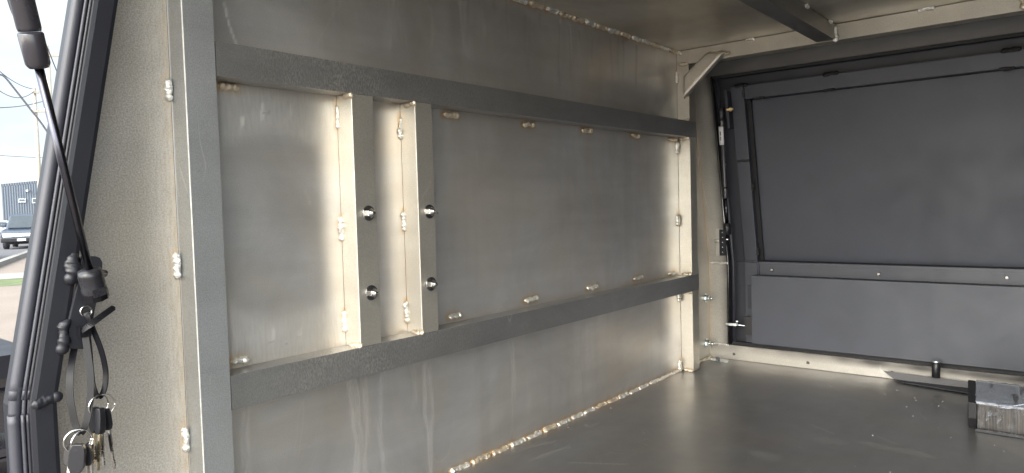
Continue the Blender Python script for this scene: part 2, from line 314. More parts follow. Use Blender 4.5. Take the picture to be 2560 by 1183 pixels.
def wall_marks(P):
    n = len(P); r = np.zeros(n); g = np.zeros(n); b = np.zeros(n); nz = vnoise(P, 60); n2_ = vnoise(P, 18, 5)
    for a, c, wd in WELDS:
        d = segdist(P, a, c)/(1+.5*nz); r = np.maximum(r, .8*np.exp(-np.maximum(0, d-wd*.55)/(wd*.5)))
    y, z = P[:, 1], P[:, 2]
    # tea coloured tint where the rails and posts were welded on
    for zr, sgn in ((.629, -1), (.672, 1), (.262, 1)):
        d = sgn*(z-zr); r = np.maximum(r, np.where(d > 0, .22*np.exp(-d/.012)*(1+n2_), 0))
    for yp in (.644, .767): d = np.abs(y-yp); r = np.maximum(r, np.where((z > .26) & (z < .63), .14*np.exp(-d/.03)*(1+n2_), 0))
    # scoured arcs at the top and bottom of the first bay
    bay = (y > .463) & (y < .64) & (z > .262) & (z < .628)
    arc = .330+.10*((y-.55)/.1)**2*.25+.012*n2_
    g = np.maximum(g, np.where(bay, np.clip((arc-z)/.022, 0, 1)*.55, 0))
    arc = .560-.02*((y-.55)/.09)**2+.014*n2_
    g = np.maximum(g, np.where(bay, np.clip((z-arc)/.02, 0, 1)*.42, 0))
    g = np.maximum(g, np.where(bay, np.clip((y-.60)/.03, 0, 1)*.2, 0))  # bright reflection of the first post painted on the wall beside it
    # stamped slots and their dark nicks
    def slot(p0, p1, wd, ch, amt):
        d = segdist(P, hit(*p0, 0, 0), hit(*p1, 0, 0)); ch[:] = np.maximum(ch, amt*(d < wd))
    for q in (((656, 265), (657, 298)), ((727, 266), (728, 286)), ((683, 826), (682, 852)), ((752, 824), (750, 838))): slot(*q, .0032, g, .9)
    for q in (((656, 285), (672, 281)), ((676, 857), (682, 855)), ((745, 842), (752, 840)), ((706, 862), (716, 859))): slot(*q, .0016, b, .6)
    for q in (((605, 294), (602, 326)), ((609, 292), (605, 318)), ((604, 300), (608, 310))): slot(*q, .0012, g, 1.6)
    slot((868, 835), (872, 850), .003, b, .8); slot((1006, 340), (1002, 300), .0015, b, 0); 
    # runs of dried water under the lower rail and under the roof
    rr = np.random.RandomState(3)
    for px, top, bot, s in ((605, 1005, 1300, .6), (612, 1090, 1300, .35), (878, 930, 1300, .75), (890, 925, 1300, .5), (908, 945, 1240, .5), (914, 1040, 1240, .35), (950, 930, 1300, .45),
                            (1062, 885, 1300, .7), (1072, 880, 1300, .45), (1035, 900, 1020, .35), (1280, 850, 985, .4), (1275, 980, 1100, .3), (1452, 830, 985, .25), (1650, 760, 860, .2)):
        a = hit(px, min(top, 1180), 0, 0); c = hit(px+2, bot, 0, 0); wob = .004*np.sin(z*31+px)+.002*np.sin(z*90+px)
        d = np.abs(y-(a.y+wob)); inside = (z < a.z) & (z > c.z); b = np.maximum(b, np.where(inside, s*.42*np.exp(-(d/.0022)**2), 0))
        g = np.maximum(g, np.where(inside, s*.5*np.exp(-((d-.004)/.0016)**2), 0))
    for k in range(26):
        yy = .56+rr.rand()*1.0; ln = .03+rr.rand()*.13; s = .1+rr.rand()*.22; wd = .002+rr.rand()*.004; z0 = H-.004-rr.rand()*.03
        d = np.abs(y-(yy+.003*np.sin(z*40+k))); b = np.maximum(b, np.where((z < z0) & (z > z0-ln), s*np.exp(-(d/wd)**2)*np.clip((z-(z0-ln))/.03, 0, 1), 0))
    for k in range(22):        # hairline scratches
        yy, zz = .5+rr.rand()*1.2, .05+rr.rand()*.78; an = PI/2+rr.randn()*.35; ln = .02+rr.rand()*.07
        d = segdist(P, (0, yy, zz), (0, yy+math.cos(an)*ln, zz+math.sin(an)*ln)); g = np.maximum(g, .5*np.exp(-(d/.0011)**2))
    d = segdist(P, hit(560, 10, 0, 0), hit(572, 60, 0, 0)); d = np.minimum(d, segdist(P, hit(572, 60, 0, 0), hit(595, 122, 0, 0))); g = np.maximum(g, 1.3*(d < .0013))
    # dark patch by the far post: a dim reflection painted in
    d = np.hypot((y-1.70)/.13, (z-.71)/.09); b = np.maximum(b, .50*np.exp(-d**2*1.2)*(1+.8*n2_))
    return r, g, b
wall = sheet('wall_panel', (0, .402, 0), (0, Q1-.402, 0), (0, 0, H), 480, 295, M_WALL, canopy, wall_marks)
for q in beads_wall: bead(q[0], q[1], q[2], q[3], wall, q[4], **q[5])
for a, b in fl_runs: bead(a, b, .0085, (1, 0, 1), wall, M_WELDB if random.random() < .3 else None, name='stitch_weld', h=.7)
for a, b in cl_runs: bead(a, b, .0105, (1, 0, -1), wall, M_WELDB if random.random() < .5 else None, name='stitch_weld', h=.7)
def outer_poly(g): return [(.224+g, -.02), (.224+g, KZ), (.224+LEAN*(H-KZ)+g, H+.01), (1.965-LEAN*(H-KZ)-g, H+.01), (1.965-g, KZ), (1.965-g, -.02)]
finish('outer_skin', prism(bmesh.new(), outer_poly(.002), 0, -.012, -.003), M_BLACK, canopy)
finish('outer_skin', prism(bmesh.new(), [(yn(H)-.02, H+.006), (1.99-LEAN*(H-KZ), H+.006), (1.99-LEAN*(H-KZ), H+.014), (yn(H)-.02, H+.014)], 0, -.012, XE+.02), M_BLACK, canopy)
finish('outer_skin', prism(bmesh.new(), [(2.002, -.03), (2.002, .28), (2.002-LEAN*(H+.005-.28), H+.005), (2.010-LEAN*(H+.005-.28), H+.005), (2.010, .28), (2.010, -.03)], 0, -.012, XE+.02), M_BLACK, canopy)

def end_marks(P):
    nz = vnoise(P, 60); y, z = P[:, 1], P[:, 2]; r = .62*np.exp(-np.abs(y-YP0)/.0075)*(1+.6*nz)
    for a, c, wd in NEARW: r = np.maximum(r, .7*np.exp(-np.maximum(0, segdist(P, a, c)-wd*.5)/(wd*.4)))
    return r, .5*np.clip((y-.36)/.05, 0, 1)*np.ones(len(P)), 0*r
NEARW = [(hit(*a, 0, 0), hit(*b, 0, 0), .008) for a, b in (((419, 194), (422, 244)), ((440, 630), (443, 688)), ((462, 1067), (465, 1120)))]
def nwarp(P, U):
    P = P.copy(); a = .226+np.maximum(0, P[:, 2]-KZ)*LEAN; P[:, 1] = a+(.4015-a)*U; return P
def fwarp(P, U):
    P = P.copy(); a = YF+.018-np.maximum(0, P[:, 2]-KZ)*LEAN; P[:, 1] = Q1+.002+(a-Q1-.002)*U; return P
near_plate = sheet('end_plate', (0, .2, 0), (0, .2015, 0), (0, 0, H), 60, 240, M_PLATE, canopy, end_marks, nwarp)
near_plate['label'] = 'grainy bare plate beside the open doorway'
for a, c, wd in NEARW: bead(a+Vector((.001, -.0005, 0)), c+Vector((.001, -.0005, 0)), wd, (1, -.6, 0), near_plate)
far_marks = lambda P: (.45*np.exp(-np.abs(P[:, 1]-np.vectorize(yf)(P[:, 2]))/.006), 0*P[:, 0], .35*np.exp(-np.abs(P[:, 1]-Q1)/.02)+.5*np.clip((P[:, 2]-.45)/.3, 0, 1))
far_plate = sheet('end_plate', (0, Q1+.002, 0), (0, .16, 0), (0, 0, H), 40, 200, M_FRAME, canopy, far_marks, fwarp)
far_plate['label'] = 'bare plate beside the closed door with dark overspray'

# rails, posts
def rail(z0, z1):
    o = finish('rail', B(.0005, XT, YP1+.001, Q0-.0015+.045, z0, z1), M_RAIL, canopy, bevel=.0016); return o
finish('rail', B(.0005, XT, YP1+.001, Q1-.002, .629, .671), M_RAIL, canopy, bevel=.0014)
finish('rail', B(.0005, XT, YP1+.001, Q1-.002, .218, .261), M_RAIL, canopy, bevel=.0014)
near_post = finish('corner_post', B(.0005, XT, YP0, YP1, .001, H-.001), M_EDGEPOST, canopy, bevel=.0022)
M_BRIGHT = metal('bright_edge_highlight', (.9, .88, .84), .45, .6, 60, .05)  # for thin strips added to draw the highlight along post corners
finish('edge_highlight', B(XT-.0022, XT-.0006, YP0-.0006, YP0+.0004, .004, H-.004), M_BRIGHT, near_post)
far_post = finish('corner_post', B(.0008, XT-.0012, Q0, Q1-.003, .001, H-.001), M_POST, canopy, bevel=.0018)
p1 = finish('mounting_post', B(.0006, XT-.0006, .644, .682, .2615, .6285), M_POST, canopy, bevel=.0012)
p2 = finish('mounting_post', B(.0006, XT-.0006, .767, .802, .2615, .6285), M_POST, canopy, bevel=.0012)
for po, y0 in ((p1, .644), (p2, .767)):
    finish('edge_highlight', B(XT-.0020, XT-.0012, y0-.0004, y0+.0003, .264, .626), M_BRIGHT, po)
    for z, dz in ((.626, -1), (.2635, 1)):
        bead((.010, y0-.001, z), (.034, y0-.001, z), .008, (0, -1, dz), po, M_WELDB)
for z, n_ in ((.626, -1), (.264, 1), (.215, -1), (.003, 1), (.674, 1), (.822, -1)):
    bead((.006, Q0-.001, z), (.030, Q0-.001, z), .009, (0, -1, n_), far_post, M_WELDB)
# bolts through the posts
def nutbolt(px, py, parent, burr=False):
    c = hit(px, py, 0, XT); o = finish('bolt', lathe(bmesh.new(), c+Vector((-.001, 0, 0)), (1, 0, 0), [(0, .0036), (.0125, .0036), (.0135, .003)], 16), M_STEEL, parent, True)
    finish('washer', lathe(bmesh.new(), c, (1, 0, 0), [(0, .0112), (.0012, .0112), (.0016, .0108), (.0016, .003)], 32), M_WASH, o)
    nb = bmesh.new(); lathe(nb, c+Vector((.0015, 0, 0)), (1, 0, 0), [(0, .0072), (.0055, .0072), (.0062, .0062)], 6); finish('nut', nb, M_STEEL, o)
    nb = bmesh.new(); lathe(nb, c+Vector((.0075, 0, 0)), (1, 0, 0), [(0, .0050), (.0022, .0048), (.0028, .0040)], 20); finish('nut_collar', nb, M_STEEL, o, True)
    if burr: finish('thread_burr', sweep(bmesh.new(), [c+Vector((.0125, 0, .001)), c+Vector((.014, .003, -.001)), c+Vector((.014, .007, -.005))], [.0022, .0016, .0002], 6), M_STEEL, o)
nutbolt(921, 533, p1); nutbolt(928, 732, p1); nutbolt(1073, 529, p2, True); nutbolt(1077, 710, p2)
# post and header frame, gusset brace
header = finish('header_tube', B(.0015, XE, Q0+.0005, Q1-.004, H-.038, H-.0015), M_POST, canopy, bevel=.0015)
for px, py, l in ((1873, 97, .02), (2312, 20, .03)): 
    c = hit(px, py, 1, Q0); bead((c.x-l/2, Q0-.001, H-.003), (c.x+l/2, Q0-.001, H-.003), .008, (0, -1, -1), header)
bead((.005, Q0-.001, H-.004), (.012, Q0-.001, H-.008), .010, (0, -1, -1), header)
bm = bmesh.new()
A0, A1 = hit(1745, 215, 1, Q0), hit(1800, 150, 1, Q0)
prism(bm, [(.026, .728), (.026, .788), (.088, .838), (.142, .832)], 1, Q0-.022, Q0-.0005)
brace = finish('gusset_brace', bm, M_POST, canopy, bevel=.0075, smooth=False)
bead((.026, Q0-.004, .732), (.026, Q0-.004, .785), .009, (-.5, -1, 0), brace, M_WELDB, ripple=1.2)
bead((.088, Q0-.006, .8375), (.145, Q0-.006, .8325), .008, (0, -1, .4), brace, M_WELDB, ripple=1.2)
# ceiling, floor, closing end wall
ceiling = finish('ceiling_panel', B(0, XE, .36, 1.83, H, H+.004), M_CEIL, canopy)
for yy in (.34,):
    finish('near_header_tube', B(.0015, XE, YP0-.01, YP1, H-.038, H-.0015), M_POST, canopy, bevel=.0015)
finish('ceiling_beam', B(.3585, .3985, YP1+.001, Q0-.001, H-.0365, H-.001), M_BEAM, canopy, bevel=.0015)
finish('ceiling_beam', B(.98, 1.02, YP1+.001, Q0-.001, H-.0365, H-.001), M_BEAM, canopy, bevel=.0015)
for px, py in ((2015, 12), (2077, 50)):
    c = hit(px, py, 2, H); bead((.4, c.y-.009, H-.003), (.4, c.y+.009, H-.003), .008, (1, 0, -1), ceiling)
bead((.400, Q0-.002, H-.005), (.400, Q0-.002, H-.036), .011, (.3, -1, 0), header)
bead((.752, Q0-.002, H-.008), (.752, Q0-.002, H-.03), .011, (.3, -1, 0), header, M_WELDB)
def floor_marks(P):
    n3 = vnoise(P, 30); n4 = vnoise(P, 7, 3); b = np.zeros(len(P))
    a, c = hit(2185, 1112, 2, 0), hit(2325, 1140, 2, 0); d = segdist(P, a, c); b = np.maximum(b, .42*np.clip((.016+.012*n3-d)/.003, 0, 1))
    r = .30*np.exp(-P[:, 0]/.014)*(1+n3)+.10*np.clip(n4, 0, 1)
    rs = np.random.RandomState(9)
    g = np.zeros(len(P))
    for k in range(16):
        p = np.array([.05+rs.rand()*1.1, .6+rs.rand()*1.2, 0]); an = rs.rand()*PI; l = .02+rs.rand()*.09; d = segdist(P, p, p+np.array([math.cos(an)*l, math.sin(an)*l, 0])); g = np.maximum(g, .55*np.exp(-(d/.0022)**2))
    for k in range(7):
        p = np.array([.1+rs.rand()*.9, .8+rs.rand()*1.0]); d = np.hypot(P[:, 0]-p[0], (P[:, 1]-p[1])*1.6)*(1+.6*n3); b = np.maximum(b, .16*np.clip((.035-d)/.01, 0, 1))
    for q in ((1330, 1150, 1420, 1118), (1250, 1135, 1400, 1100)):
        d = segdist(P, hit(q[0], q[1], 2, 0), hit(q[2], q[3], 2, 0))*(1+.5*n3); b = np.maximum(b, .3*np.exp(-(d/.005)**2))
    return r, g, b
floor = sheet('floor_panel', (0, .222, 0), (XE, 0, 0), (0, YF+.02-.222, 0), 330, 370, M_FLOOR, canopy, floor_marks)
finish('end_wall_panel', B(XE, XE+.004, .24, 1.95, 0, H), M_ENDW, canopy)
# far door frame: bare tube with black overspray towards the door opening
def side_frame(P):
    x, y, z = P.T; nz = vnoise(P, 25); d = np.clip(1-(.055-x)/.030, 0, 1)
    return .30*np.exp(-x/.004), 0*x, np.clip(.92*d**1.6+.25*nz*d+.35*np.clip((z-.5)/.25, 0, 1)*np.clip(x/.03, 0, 1), 0, .95)
ff = sheet('door_frame', (.0, YF, .0), (.055, 0, 0), (0, 0, KZ), 14, 90, M_FRAME, canopy, side_frame)
sheet('door_frame_upper', (.0, YF, KZ), (.055, 0, 0), (0, -(H-KZ)*LEAN, H-KZ), 14, 150, M_FRAME, ff, side_frame)
def sill_m(P):
    x, y, z = P.T; nz = vnoise(P, 22); e = .30+.25*nz
    holes = np.zeros(len(P))
    for px, py in ((1835, 885), (2020, 907), (2230, 932)):
        c = hit(px, py, 1, YF); holes = np.maximum(holes, (np.hypot(x-c.x, z-c.z) < .0042)*1.)
    return 0*x, 0*x, np.maximum(holes, np.clip(((z-.018)/.02)*(.25+.9*np.clip((x-.1)/.4, 0, 1)), 0, .85)*(1+.5*nz))
sill = sheet('sill_tube', (.0, YF-.001, .001), (XE, 0, 0), (0, 0, .041), 760, 22, M_FRAME, canopy, sill_m)
finish('sill_top', B(0, XE, YF, YF+.022, .0380, .0415), M_POST, sill)
hb = bmesh.new(); prism(hb, [(yf(H)+.0, H), (yf(.797), .797), (yf(.797)+.03, .797), (yf(H)+.03, H)], 0, .0, XE)
M_TOPF = paint('overspray_on_top_frame', (.075, .072, .070), .42, .1, 500, .2)
finish('top_frame_tube', hb, M_TOPF, canopy)
for z in (KZ, .0415):
    bead((.004, YF-.001, z), (.054, YF-.001, z), .005, (0, -1, 0), ff, h=.6, ripple=2)
# inner cheek (side of the tube towards the opening) and black seal strip
ck = bmesh.new(); prism(ck, [(YF, .0415), (YF, KZ), (yf(.797), .797), (yf(.797)+.022, .797), (YF+.022, KZ), (YF+.022, .0415)], 0, .0525, .0555); finish('frame_cheek', ck, M_BLACK, ff)
ck = bmesh.new(); sweep(ck, [(.057, YF-.001, .045), (.057, YF-.001, KZ), (.057, yf(.795)-.001, .795)], .0012, 8); finish('cheek_edge', ck, M_WASH, ff, True)
# ---------- far door (closed, black inside)
door = thing('side_door', 'closed black side door of the canopy with a raised lower box panel', 'door', (.75, 1.96, .05))
del door['label']; del door['category']
door.parent = canopy; door.location = Vector((.75, 1.96, .05))-canopy.location
door['label'] = 'black far side door with frame tubes and box panel'
def leanplate(bm, x0, x1, z0, z1, y0, th):      # plate parallel to the leaning upper door
    ya = lambda z: y0-max(0, z-.28)*LEAN
    prism(bm, [(ya(z0), z0), (ya(z1), z1), (ya(z1)+th, z1), (ya(z0)+th, z0)], 0, x0, x1); return bm
finish('door_skin', leanplate(bmesh.new(), .137, XE, .286, .728, 1.992, .004), M_DOOR, door)
finish('door_rim', leanplate(bmesh.new(), .056, XE, .729, .85, 1.985, .004), M_DOORDK, door)
finish('door_rim', leanplate(bmesh.new(), .056, .136, .281, .728, 1.985, .004), M_DOORDK, door)
finish('door_rim', B(.056, XE, 1.985, 1.989, .0, .280), M_DOORDK, door)
finish('seal_strip', leanplate(bmesh.new(), .058, XE, .790, .797, 1.949, .02), M_GAP, door)
finish('seal_strip', B(.064, XE, YF+.004, YF+.024, .042, .052), M_GAP, door)
sb = bmesh.new(); sweep(sb, [(.068, YF+.010, .05), (.068, YF+.010, KZ), (.068, yf(.79)+.010, .79)], .0045, 8); finish('seal_strip', sb, M_RUBBER, door, True)
tt = finish('top_tube', leanplate(bmesh.new(), .138, XE, .729, .7645, 1.962, .026), M_DOOR, door, bevel=.0015)
lt = finish('side_tube', leanplate(bmesh.new(), .100, .1355, .2845, .7635, 1.962, .026), M_DOOR, door, bevel=.0015)
lt2 = finish('side_tube', B(.100, .1355, 1.962, 1.986, .03, .2825), M_DOOR, door, bevel=.0015)
finish('skin_step', leanplate(bmesh.new(), .1357, .146, .287, .728, 1.983, .006), M_GAP, door)
ya = lambda z: 1.962-max(0, z-.28)*LEAN
for a, b in (((.136, ya(.76)-.001, .76), (.136, ya(.735)-.001, .735)), ((.101, ya(.566)-.001, .566), (.134, ya(.566)-.001, .566)), ((.101, 1.961, .284), (.134, 1.961, .284)), ((.137, 1.9615, .282), (.137, 1.9615, .25))):
    bead(a, b, .006, (0, -1, 0), lt, M_BLACK if a[2] > .5 else M_RUBBER, h=.7, ripple=1.5)
for x0 in (.112, .34, .705): bead((x0, ya(.765)-.003, .7655), (x0+.032, ya(.765)-.003, .7655), .009, (0, -1, .6), tt, M_GAP, ripple=1.5)
for x0 in (.16, .335, .70): bead((x0, ya(.728)-.001, .7275), (x0+.027, ya(.728)-.001, .7275), .006, (0, -1, -.5), tt, M_GAP, ripple=1.5)
for z0 in (.48, .30): bead((.1385, ya(z0)+.003, z0), (.1385, ya(z0+.02)+.003, z0+.02), .008, (1, -1, 0), lt, M_GAP, ripple=1.5)
mr = finish('mid_rail', B(.137, XE, 1.964, 1.985, .2475, .2835), M_DOOR, door, bevel=.0035)
finish('mid_rail_strip', prism(bmesh.new(), [(.150, .2475), (.166, .2735), (XE-.01, .2735), (XE-.01, .2475)], 1, 1.9622, 1.9636), M_DOOR, mr)
for px, py in ((1930, 675), (2197, 685), (2517, 694)):
    c = hit(px, py, 1, 1.960); o = finish('bolt', lathe(bmesh.new(), c, (0, 1, 0), [(-.003, .0035), (-.002, .0045), (0, .0048), (.0015, .0048)], 6), M_WASH, door)
bp_ = B(.129, XE, 1.930, 1.962, .0565, .2465); boxp = finish('box_panel', bp_, paint('smudged_box_paint', (.042, .047, .063), .44, .08, smudge=.6), door, bevel=.0018)
boxp['label'] = 'smudged grey black box cover on the lower door'
finish('latch_plate', B(.108, .1275, 1.957, 1.9615, .150, .215), M_DOORDK, door, bevel=.002)
finish('latch_body', B(.106, .1285, 1.938, 1.961, .078, .128), M_PLASTIC, door, bevel=.005)
ln = finish('latch_rod', sweep(bmesh.new(), [hit(1884, 818, 1, 1.95), hit(1850, 813, 1, 1.942), hit(1838, 812, 1, 1.938)], .0019, 10), M_ZINC, door, True)
a_, b_ = hit(1842, 812, 1, 1.938), hit(1815, 810, 1, 1.936)
finish('clevis', sweep(bmesh.new(), [a_, b_], 1, sec=[(-.004, -.005), (.004, -.005), (.004, .005), (-.004, .005)]), M_ZINC, ln, bevel=.001)
c = hit(1843, 812, 1, 1.938); finish('ball_stud', lathe(bmesh.new(), c, (0, 0, 1), [(0, .003), (.007, .003), (.0075, .006), (.010, .0062), (.013, .005), (.014, .002)], 14), M_ZINC, ln, True)
c = hit(1886, 766, 1, 1.928); finish('screw', lathe(bmesh.new(), (c.x-.003, 1.946, c.z), (-1, 0, 0), [(0, .003), (.003, .0028), (.004, .001)], 12), M_ZINC, door, True)
pin = finish('drop_pin', lathe(bmesh.new(), hit(2340, 944, 1, 1.905), (0, 0, 1), [(0, .0080), (.0005, .0090), (.034, .0090), (.0345, .0085)], 24), M_PLASTIC, door, True)
c = hit(2340, 944, 1, 1.905); finish('pin_cap', lathe(bmesh.new(), c+Vector((0, 0, .0347)), (0, 0, 1), [(0, .0088), (.005, .0088), (.0055, .008)], 24), M_ZINC, pin, True)
# bracket fin and strut of the far door
fin = finish('strut_tab', leanplate(bmesh.new(), .0905, .0985, .655, .755, 1.940, .045), M_DOORDK, door, bevel=.001)
c = hit(1824, 274, 1, ya(.70)-.03); finish('tab_bolt', lathe(bmesh.new(), c+Vector((-.008, 0, 0)), (1, 0, 0), [(0, .0036), (.008, .0036), (.0085, .0065), (.013, .0065), (.0135, .0035), (.018, .0034)], 6), M_GOLDZ, fin)
def gas_strut(name, P0, P1, Ltot, rr, rc, lrod, parent, lab, endr=.011, flip=False):
    P0, P1 = Vector(P0), Vector(P1); d = (P1-P0).normalized(); e = P0+d*Ltot
    r = bpy.data.objects.new(name, None); S.collection.objects.link(r); r.empty_display_size = .03; r.location = P0; r['label'] = lab
    if parent: r.parent = parent; r.location = P0-wloc(parent)
    finish('rod', lathe(bmesh.new(), P0+d*.02, d, [(0, rr), (lrod-.02, rr)], 20), M_ROD, r, True)
    cy = finish('cylinder', lathe(bmesh.new(), P0+d*(lrod+.0315), d, [(0, rc*.93), (.003, rc), (Ltot-lrod-.04, rc), (Ltot-lrod-.035, rc*.8)], 28), M_CYL, r, True)
    finish('end_collar', lathe(bmesh.new(), P0+d*lrod, d, [(0, rc*.78), (.002, rc*.93), (.004, rc*1.03), (.029, rc*1.06), (.0305, rc*.95)], 28), M_CYL, r, True)
    return r, P0, d, e
sB = hit(1818, 575, 1, 1.925); sT = hit(1803, 275, 1, 1.868)
g2, P0, d, e = gas_strut('gas_strut', sB, sT, (sT-sB).length, .0034, .0072, .09, door, 'slim black gas strut beside the closed far door')
finish('end_fitting', lathe(bmesh.new(), P0-d*.012, d, [(0, .009), (.001, .0105), (.03, .0105), (.032, .006)], 16), M_PLASTIC, g2, True)
finish('end_fitting', lathe(bmesh.new(), e-d*.030, d, [(0, .006), (.002, .0095), (.034, .0095), (.036, .007)], 16), M_PLASTIC, g2, True)
s0 = e-d*.045; s1 = e-d*.095
lb = finish('strut_label', sweep(bmesh.new(), [s0+Vector((-.0015, -.0015, 0)), s1+Vector((-.0015, -.0015, 0))], .0076, 20), M_LABEL, g2, True)
for k in range(9):
    q = s0.lerp(s1, .32+.055*k)+Vector((-.0015, -.0092, 0)); finish('label_print', B(q.x-.0012, q.x+.0012, q.y-.0006, q.y+.0006, q.z-.0012, q.z+.0012), M_INK, lb) if k != 4 else None
bk = finish('strut_bracket', B(.030, .058, YF-.022, YF-.018, .300, .378), M_FRAME, ff, bevel=.004)
finish('bracket_arm', B(.044, .062, YF-.030, YF-.0225, .302, .376), M_BLACK, bk, bevel=.003)
for k in range(5): finish('rivet', lathe(bmesh.new(), (.0535, YF-.030, .312+.014*k), (0, -1, 0), [(0, .0022), (.0015, .0015)], 10), M_STEEL, bk, True)
finish('pivot_bolt', lathe(bmesh.new(), (.034, YF-.023, .343), (0, -1, 0), [(0, .006), (.004, .006), (.006, .003)], 6), M_POST, bk)
finish('pivot_stud', lathe(bmesh.new(), (.058, YF-.026, .348), (1, 0, 0), [(0, .003), (.012, .003)], 10), M_STEEL, bk, True)
# loose hardware on the far plate
for px, py in ((1763, 745), (1765, 858)):
    c = hit(px, py, 0, 0); o = finish('frame_bolt', lathe(bmesh.new(), c, (1, 0, 0), [(0, .0045), (.020, .0045), (.022, .0035)], 12), M_ZINC, canopy, True)
    finish('washer', lathe(bmesh.new(), c, (1, 0, 0), [(0, .012), (.0025, .012), (.003, .011)], 20), M_ZINC, o)
    finish('nut', lathe(bmesh.new(), c+Vector((.003, 0, 0)), (1, 0, 0), [(0, .009), (.007, .009), (.008, .0075)], 6), M_ZINC, o)
c = hit(1793, 900, 2, .002); o = finish('corner_foot', prism(bmesh.new(), [(c.x-.026, c.y-.02), (c.x+.038, c.y-.02), (c.x+.030, c.y+.012), (c.x-.026, c.y+.012)], 2, .0005, .0035), M_ZINC, canopy)
finish('screw', lathe(bmesh.new(), (c.x+.004, c.y-.004, .0035), (0, 0, 1), [(0, .006), (.008, .006), (.009, .004)], 6), M_ZINC, o)
finish('corner_block', B(.003, .010, Q1, Q1+.004, .0, .004), M_WELDB, canopy)
bead((.003, Q1+.03, .003), (.003, YF-.01, .003), .006, (1, 0, 1), far_plate, M_WELDB)
# ---------- near door frame (black) with rubber seal and strut bracket
def frame_poly(ya_, yb_, zt=.90, zb=-.03):
    L_ = LEAN*(zt-KZ); return [(ya_, zb), (ya_, KZ), (ya_+L_, zt), (yb_+L_, zt), (yb_, KZ), (yb_, zb)]
nf = finish('near_door_frame', prism(bmesh.new(), frame_poly(.223, YN), 0, .0006, .055), M_BLACK, canopy, bevel=.005)
nf['label'] = 'black powder coated frame tube of the open doorway'
finish('seal_flange', prism(bmesh.new(), frame_poly(.213, .2225), 0, .010, .036), M_BLACK, nf, bevel=.001)
def spath(dy, x, zt=.9): return [(x, .2+dy, -.03), (x, .2+dy, KZ-.035), (x, .2+dy+.0008, KZ-.01), (x, .2+dy+.004, KZ+.02), (x, .2+dy+LEAN*.06, KZ+.06), (x, .2+dy+LEAN*(zt-KZ), zt)]
sb = bmesh.new(); sweep(sb, catmull(spath(.0138, .040), 6), .0058, 20); seal = finish('rubber_seal', sb, M_RUBBER, nf, True)
sb = bmesh.new(); sweep(sb, catmull(spath(.0192, .047), 6), .0019, 10); finish('seal_lip', sb, M_RUBBER, seal, True)
sb = bmesh.new(); sweep(sb, catmull(spath(.0226, .050), 6), .0016, 10); finish('seal_lip', sb, M_BLACK, seal, True)
bead((.0555, .2245, KZ+.001), (.0555, YN-.001, KZ+.005), .0085, (1, 0, 0), nf, M_BLACK, h=.6, ripple=1.4, jag=.1)
# strut bracket welded to the frame
def PX(px, py, x=.06): c = hit(px, py, 0, x); return (c.y, c.z)
bpoly = [PX(*p) for p in ((163, 872), (172, 800), (196, 700), (205, 640), (240, 641), (250, 645), (256, 656), (256, 672), (250, 715), (236, 780), (228, 835), (222, 860), (208, 873))]
bm = bmesh.new(); prism(bm, bpoly, 0, .0562, .0605); brk = finish('strut_bracket', bm, M_BLACK, nf, bevel=.0008)
for a, b, wd in (((188, 632), (178, 696), .0105), ((172, 798), (156, 872), .0095)):
    bead(hit(*a, 0, .060), hit(*b, 0, .060), wd, (1, 0, 0), nf, M_BLACK, h=.8, ripple=1.3, jag=.35)
hc = hit(215, 778, 0, .0605); hb = bmesh.new()
sweep(hb, [hc+Vector((.0004, .0052*math.cos(a*PI/12), .0052*math.sin(a*PI/12))) for a in range(25)], .0009, 8); finish('hole_rim', hb, M_STEEL, brk, True)
finish('hole', lathe(bmesh.new(), hc+Vector((-.001, 0, 0)), (1, 0, 0), [(0, .0046), (.0013, .0046)], 24), M_GAP, brk)
c = hit(240, 682, 0, .061); finish('ball_stud', lathe(bmesh.new(), c, (1, 0, 0), [(0, .006), (.004, .006), (.005, .004), (.02, .004)], 16), M_STEEL, brk, True)
P0 = hit(239, 738, 0, .085); P1 = hit(55, 0, 0, .15)
SLP, HD0 = .62, .880
dd_ = (P1-P0).normalized(); Ls = (HD0+(.34-P0.y)*SLP-P0.z)/(dd_.z+dd_.y*SLP)
Lr = min((abs((lambda q: (q@RW)[1]/-(q@RW)[2]*F_PX)(np.array(P0+dd_*t/1000)-CAM)-(CY-170)), t/1000) for t in range(100, 400))[1]
sup, P0, d, e = gas_strut('gas_strut', P0, P1, Ls, .0037, .0095, Lr, nf, 'black gas strut rising from the key bracket to the lifted door')
ef = finish('end_fitting', lathe(bmesh.new(), P0-d*.004, d, [(0, .0095), (.001, .0112), (.012, .0116), (.013, .0110), (.026, .0115), (.031, .0106), (.033, .006)], 28), M_PLASTIC, sup, True)
ffc = P0+d*.004
finish('retaining_clip', lathe(bmesh.new(), P0-d*.0045, d, [(0, .0090), (.001, .0119), (.009, .0120), (.010, .0116)], 10), M_NYLON, ef)
q = d.cross(Vector((1, 0, 0))).normalized(); cc = P0+Vector((.0118, 0, 0))+d*.004
finish('clip_tab', sweep(bmesh.new(), [cc-q*.006, cc+q*.005], 1, sec=[(-.004, -.0015), (.004, -.0015), (.004, .0015), (-.004, .0015)]), M_PLASTIC, ef)
# lifted near door, above and behind the camera (the strut ends on it)
ld = bmesh.new(); 
prism(ld, [(.34, HD0), (-.18, HD0+.52*SLP), (-.18, HD0+.025+.52*SLP), (.34, HD0+.025)], 0, .02, XE); 
lifted = finish('lifted_door', ld, M_DOOR, canopy)
finish('strut_mount', B(e.x-.02, e.x+.02, e.y-.02, e.y+.02, e.z-.015, e.z+.02), M_BLACK, lifted)

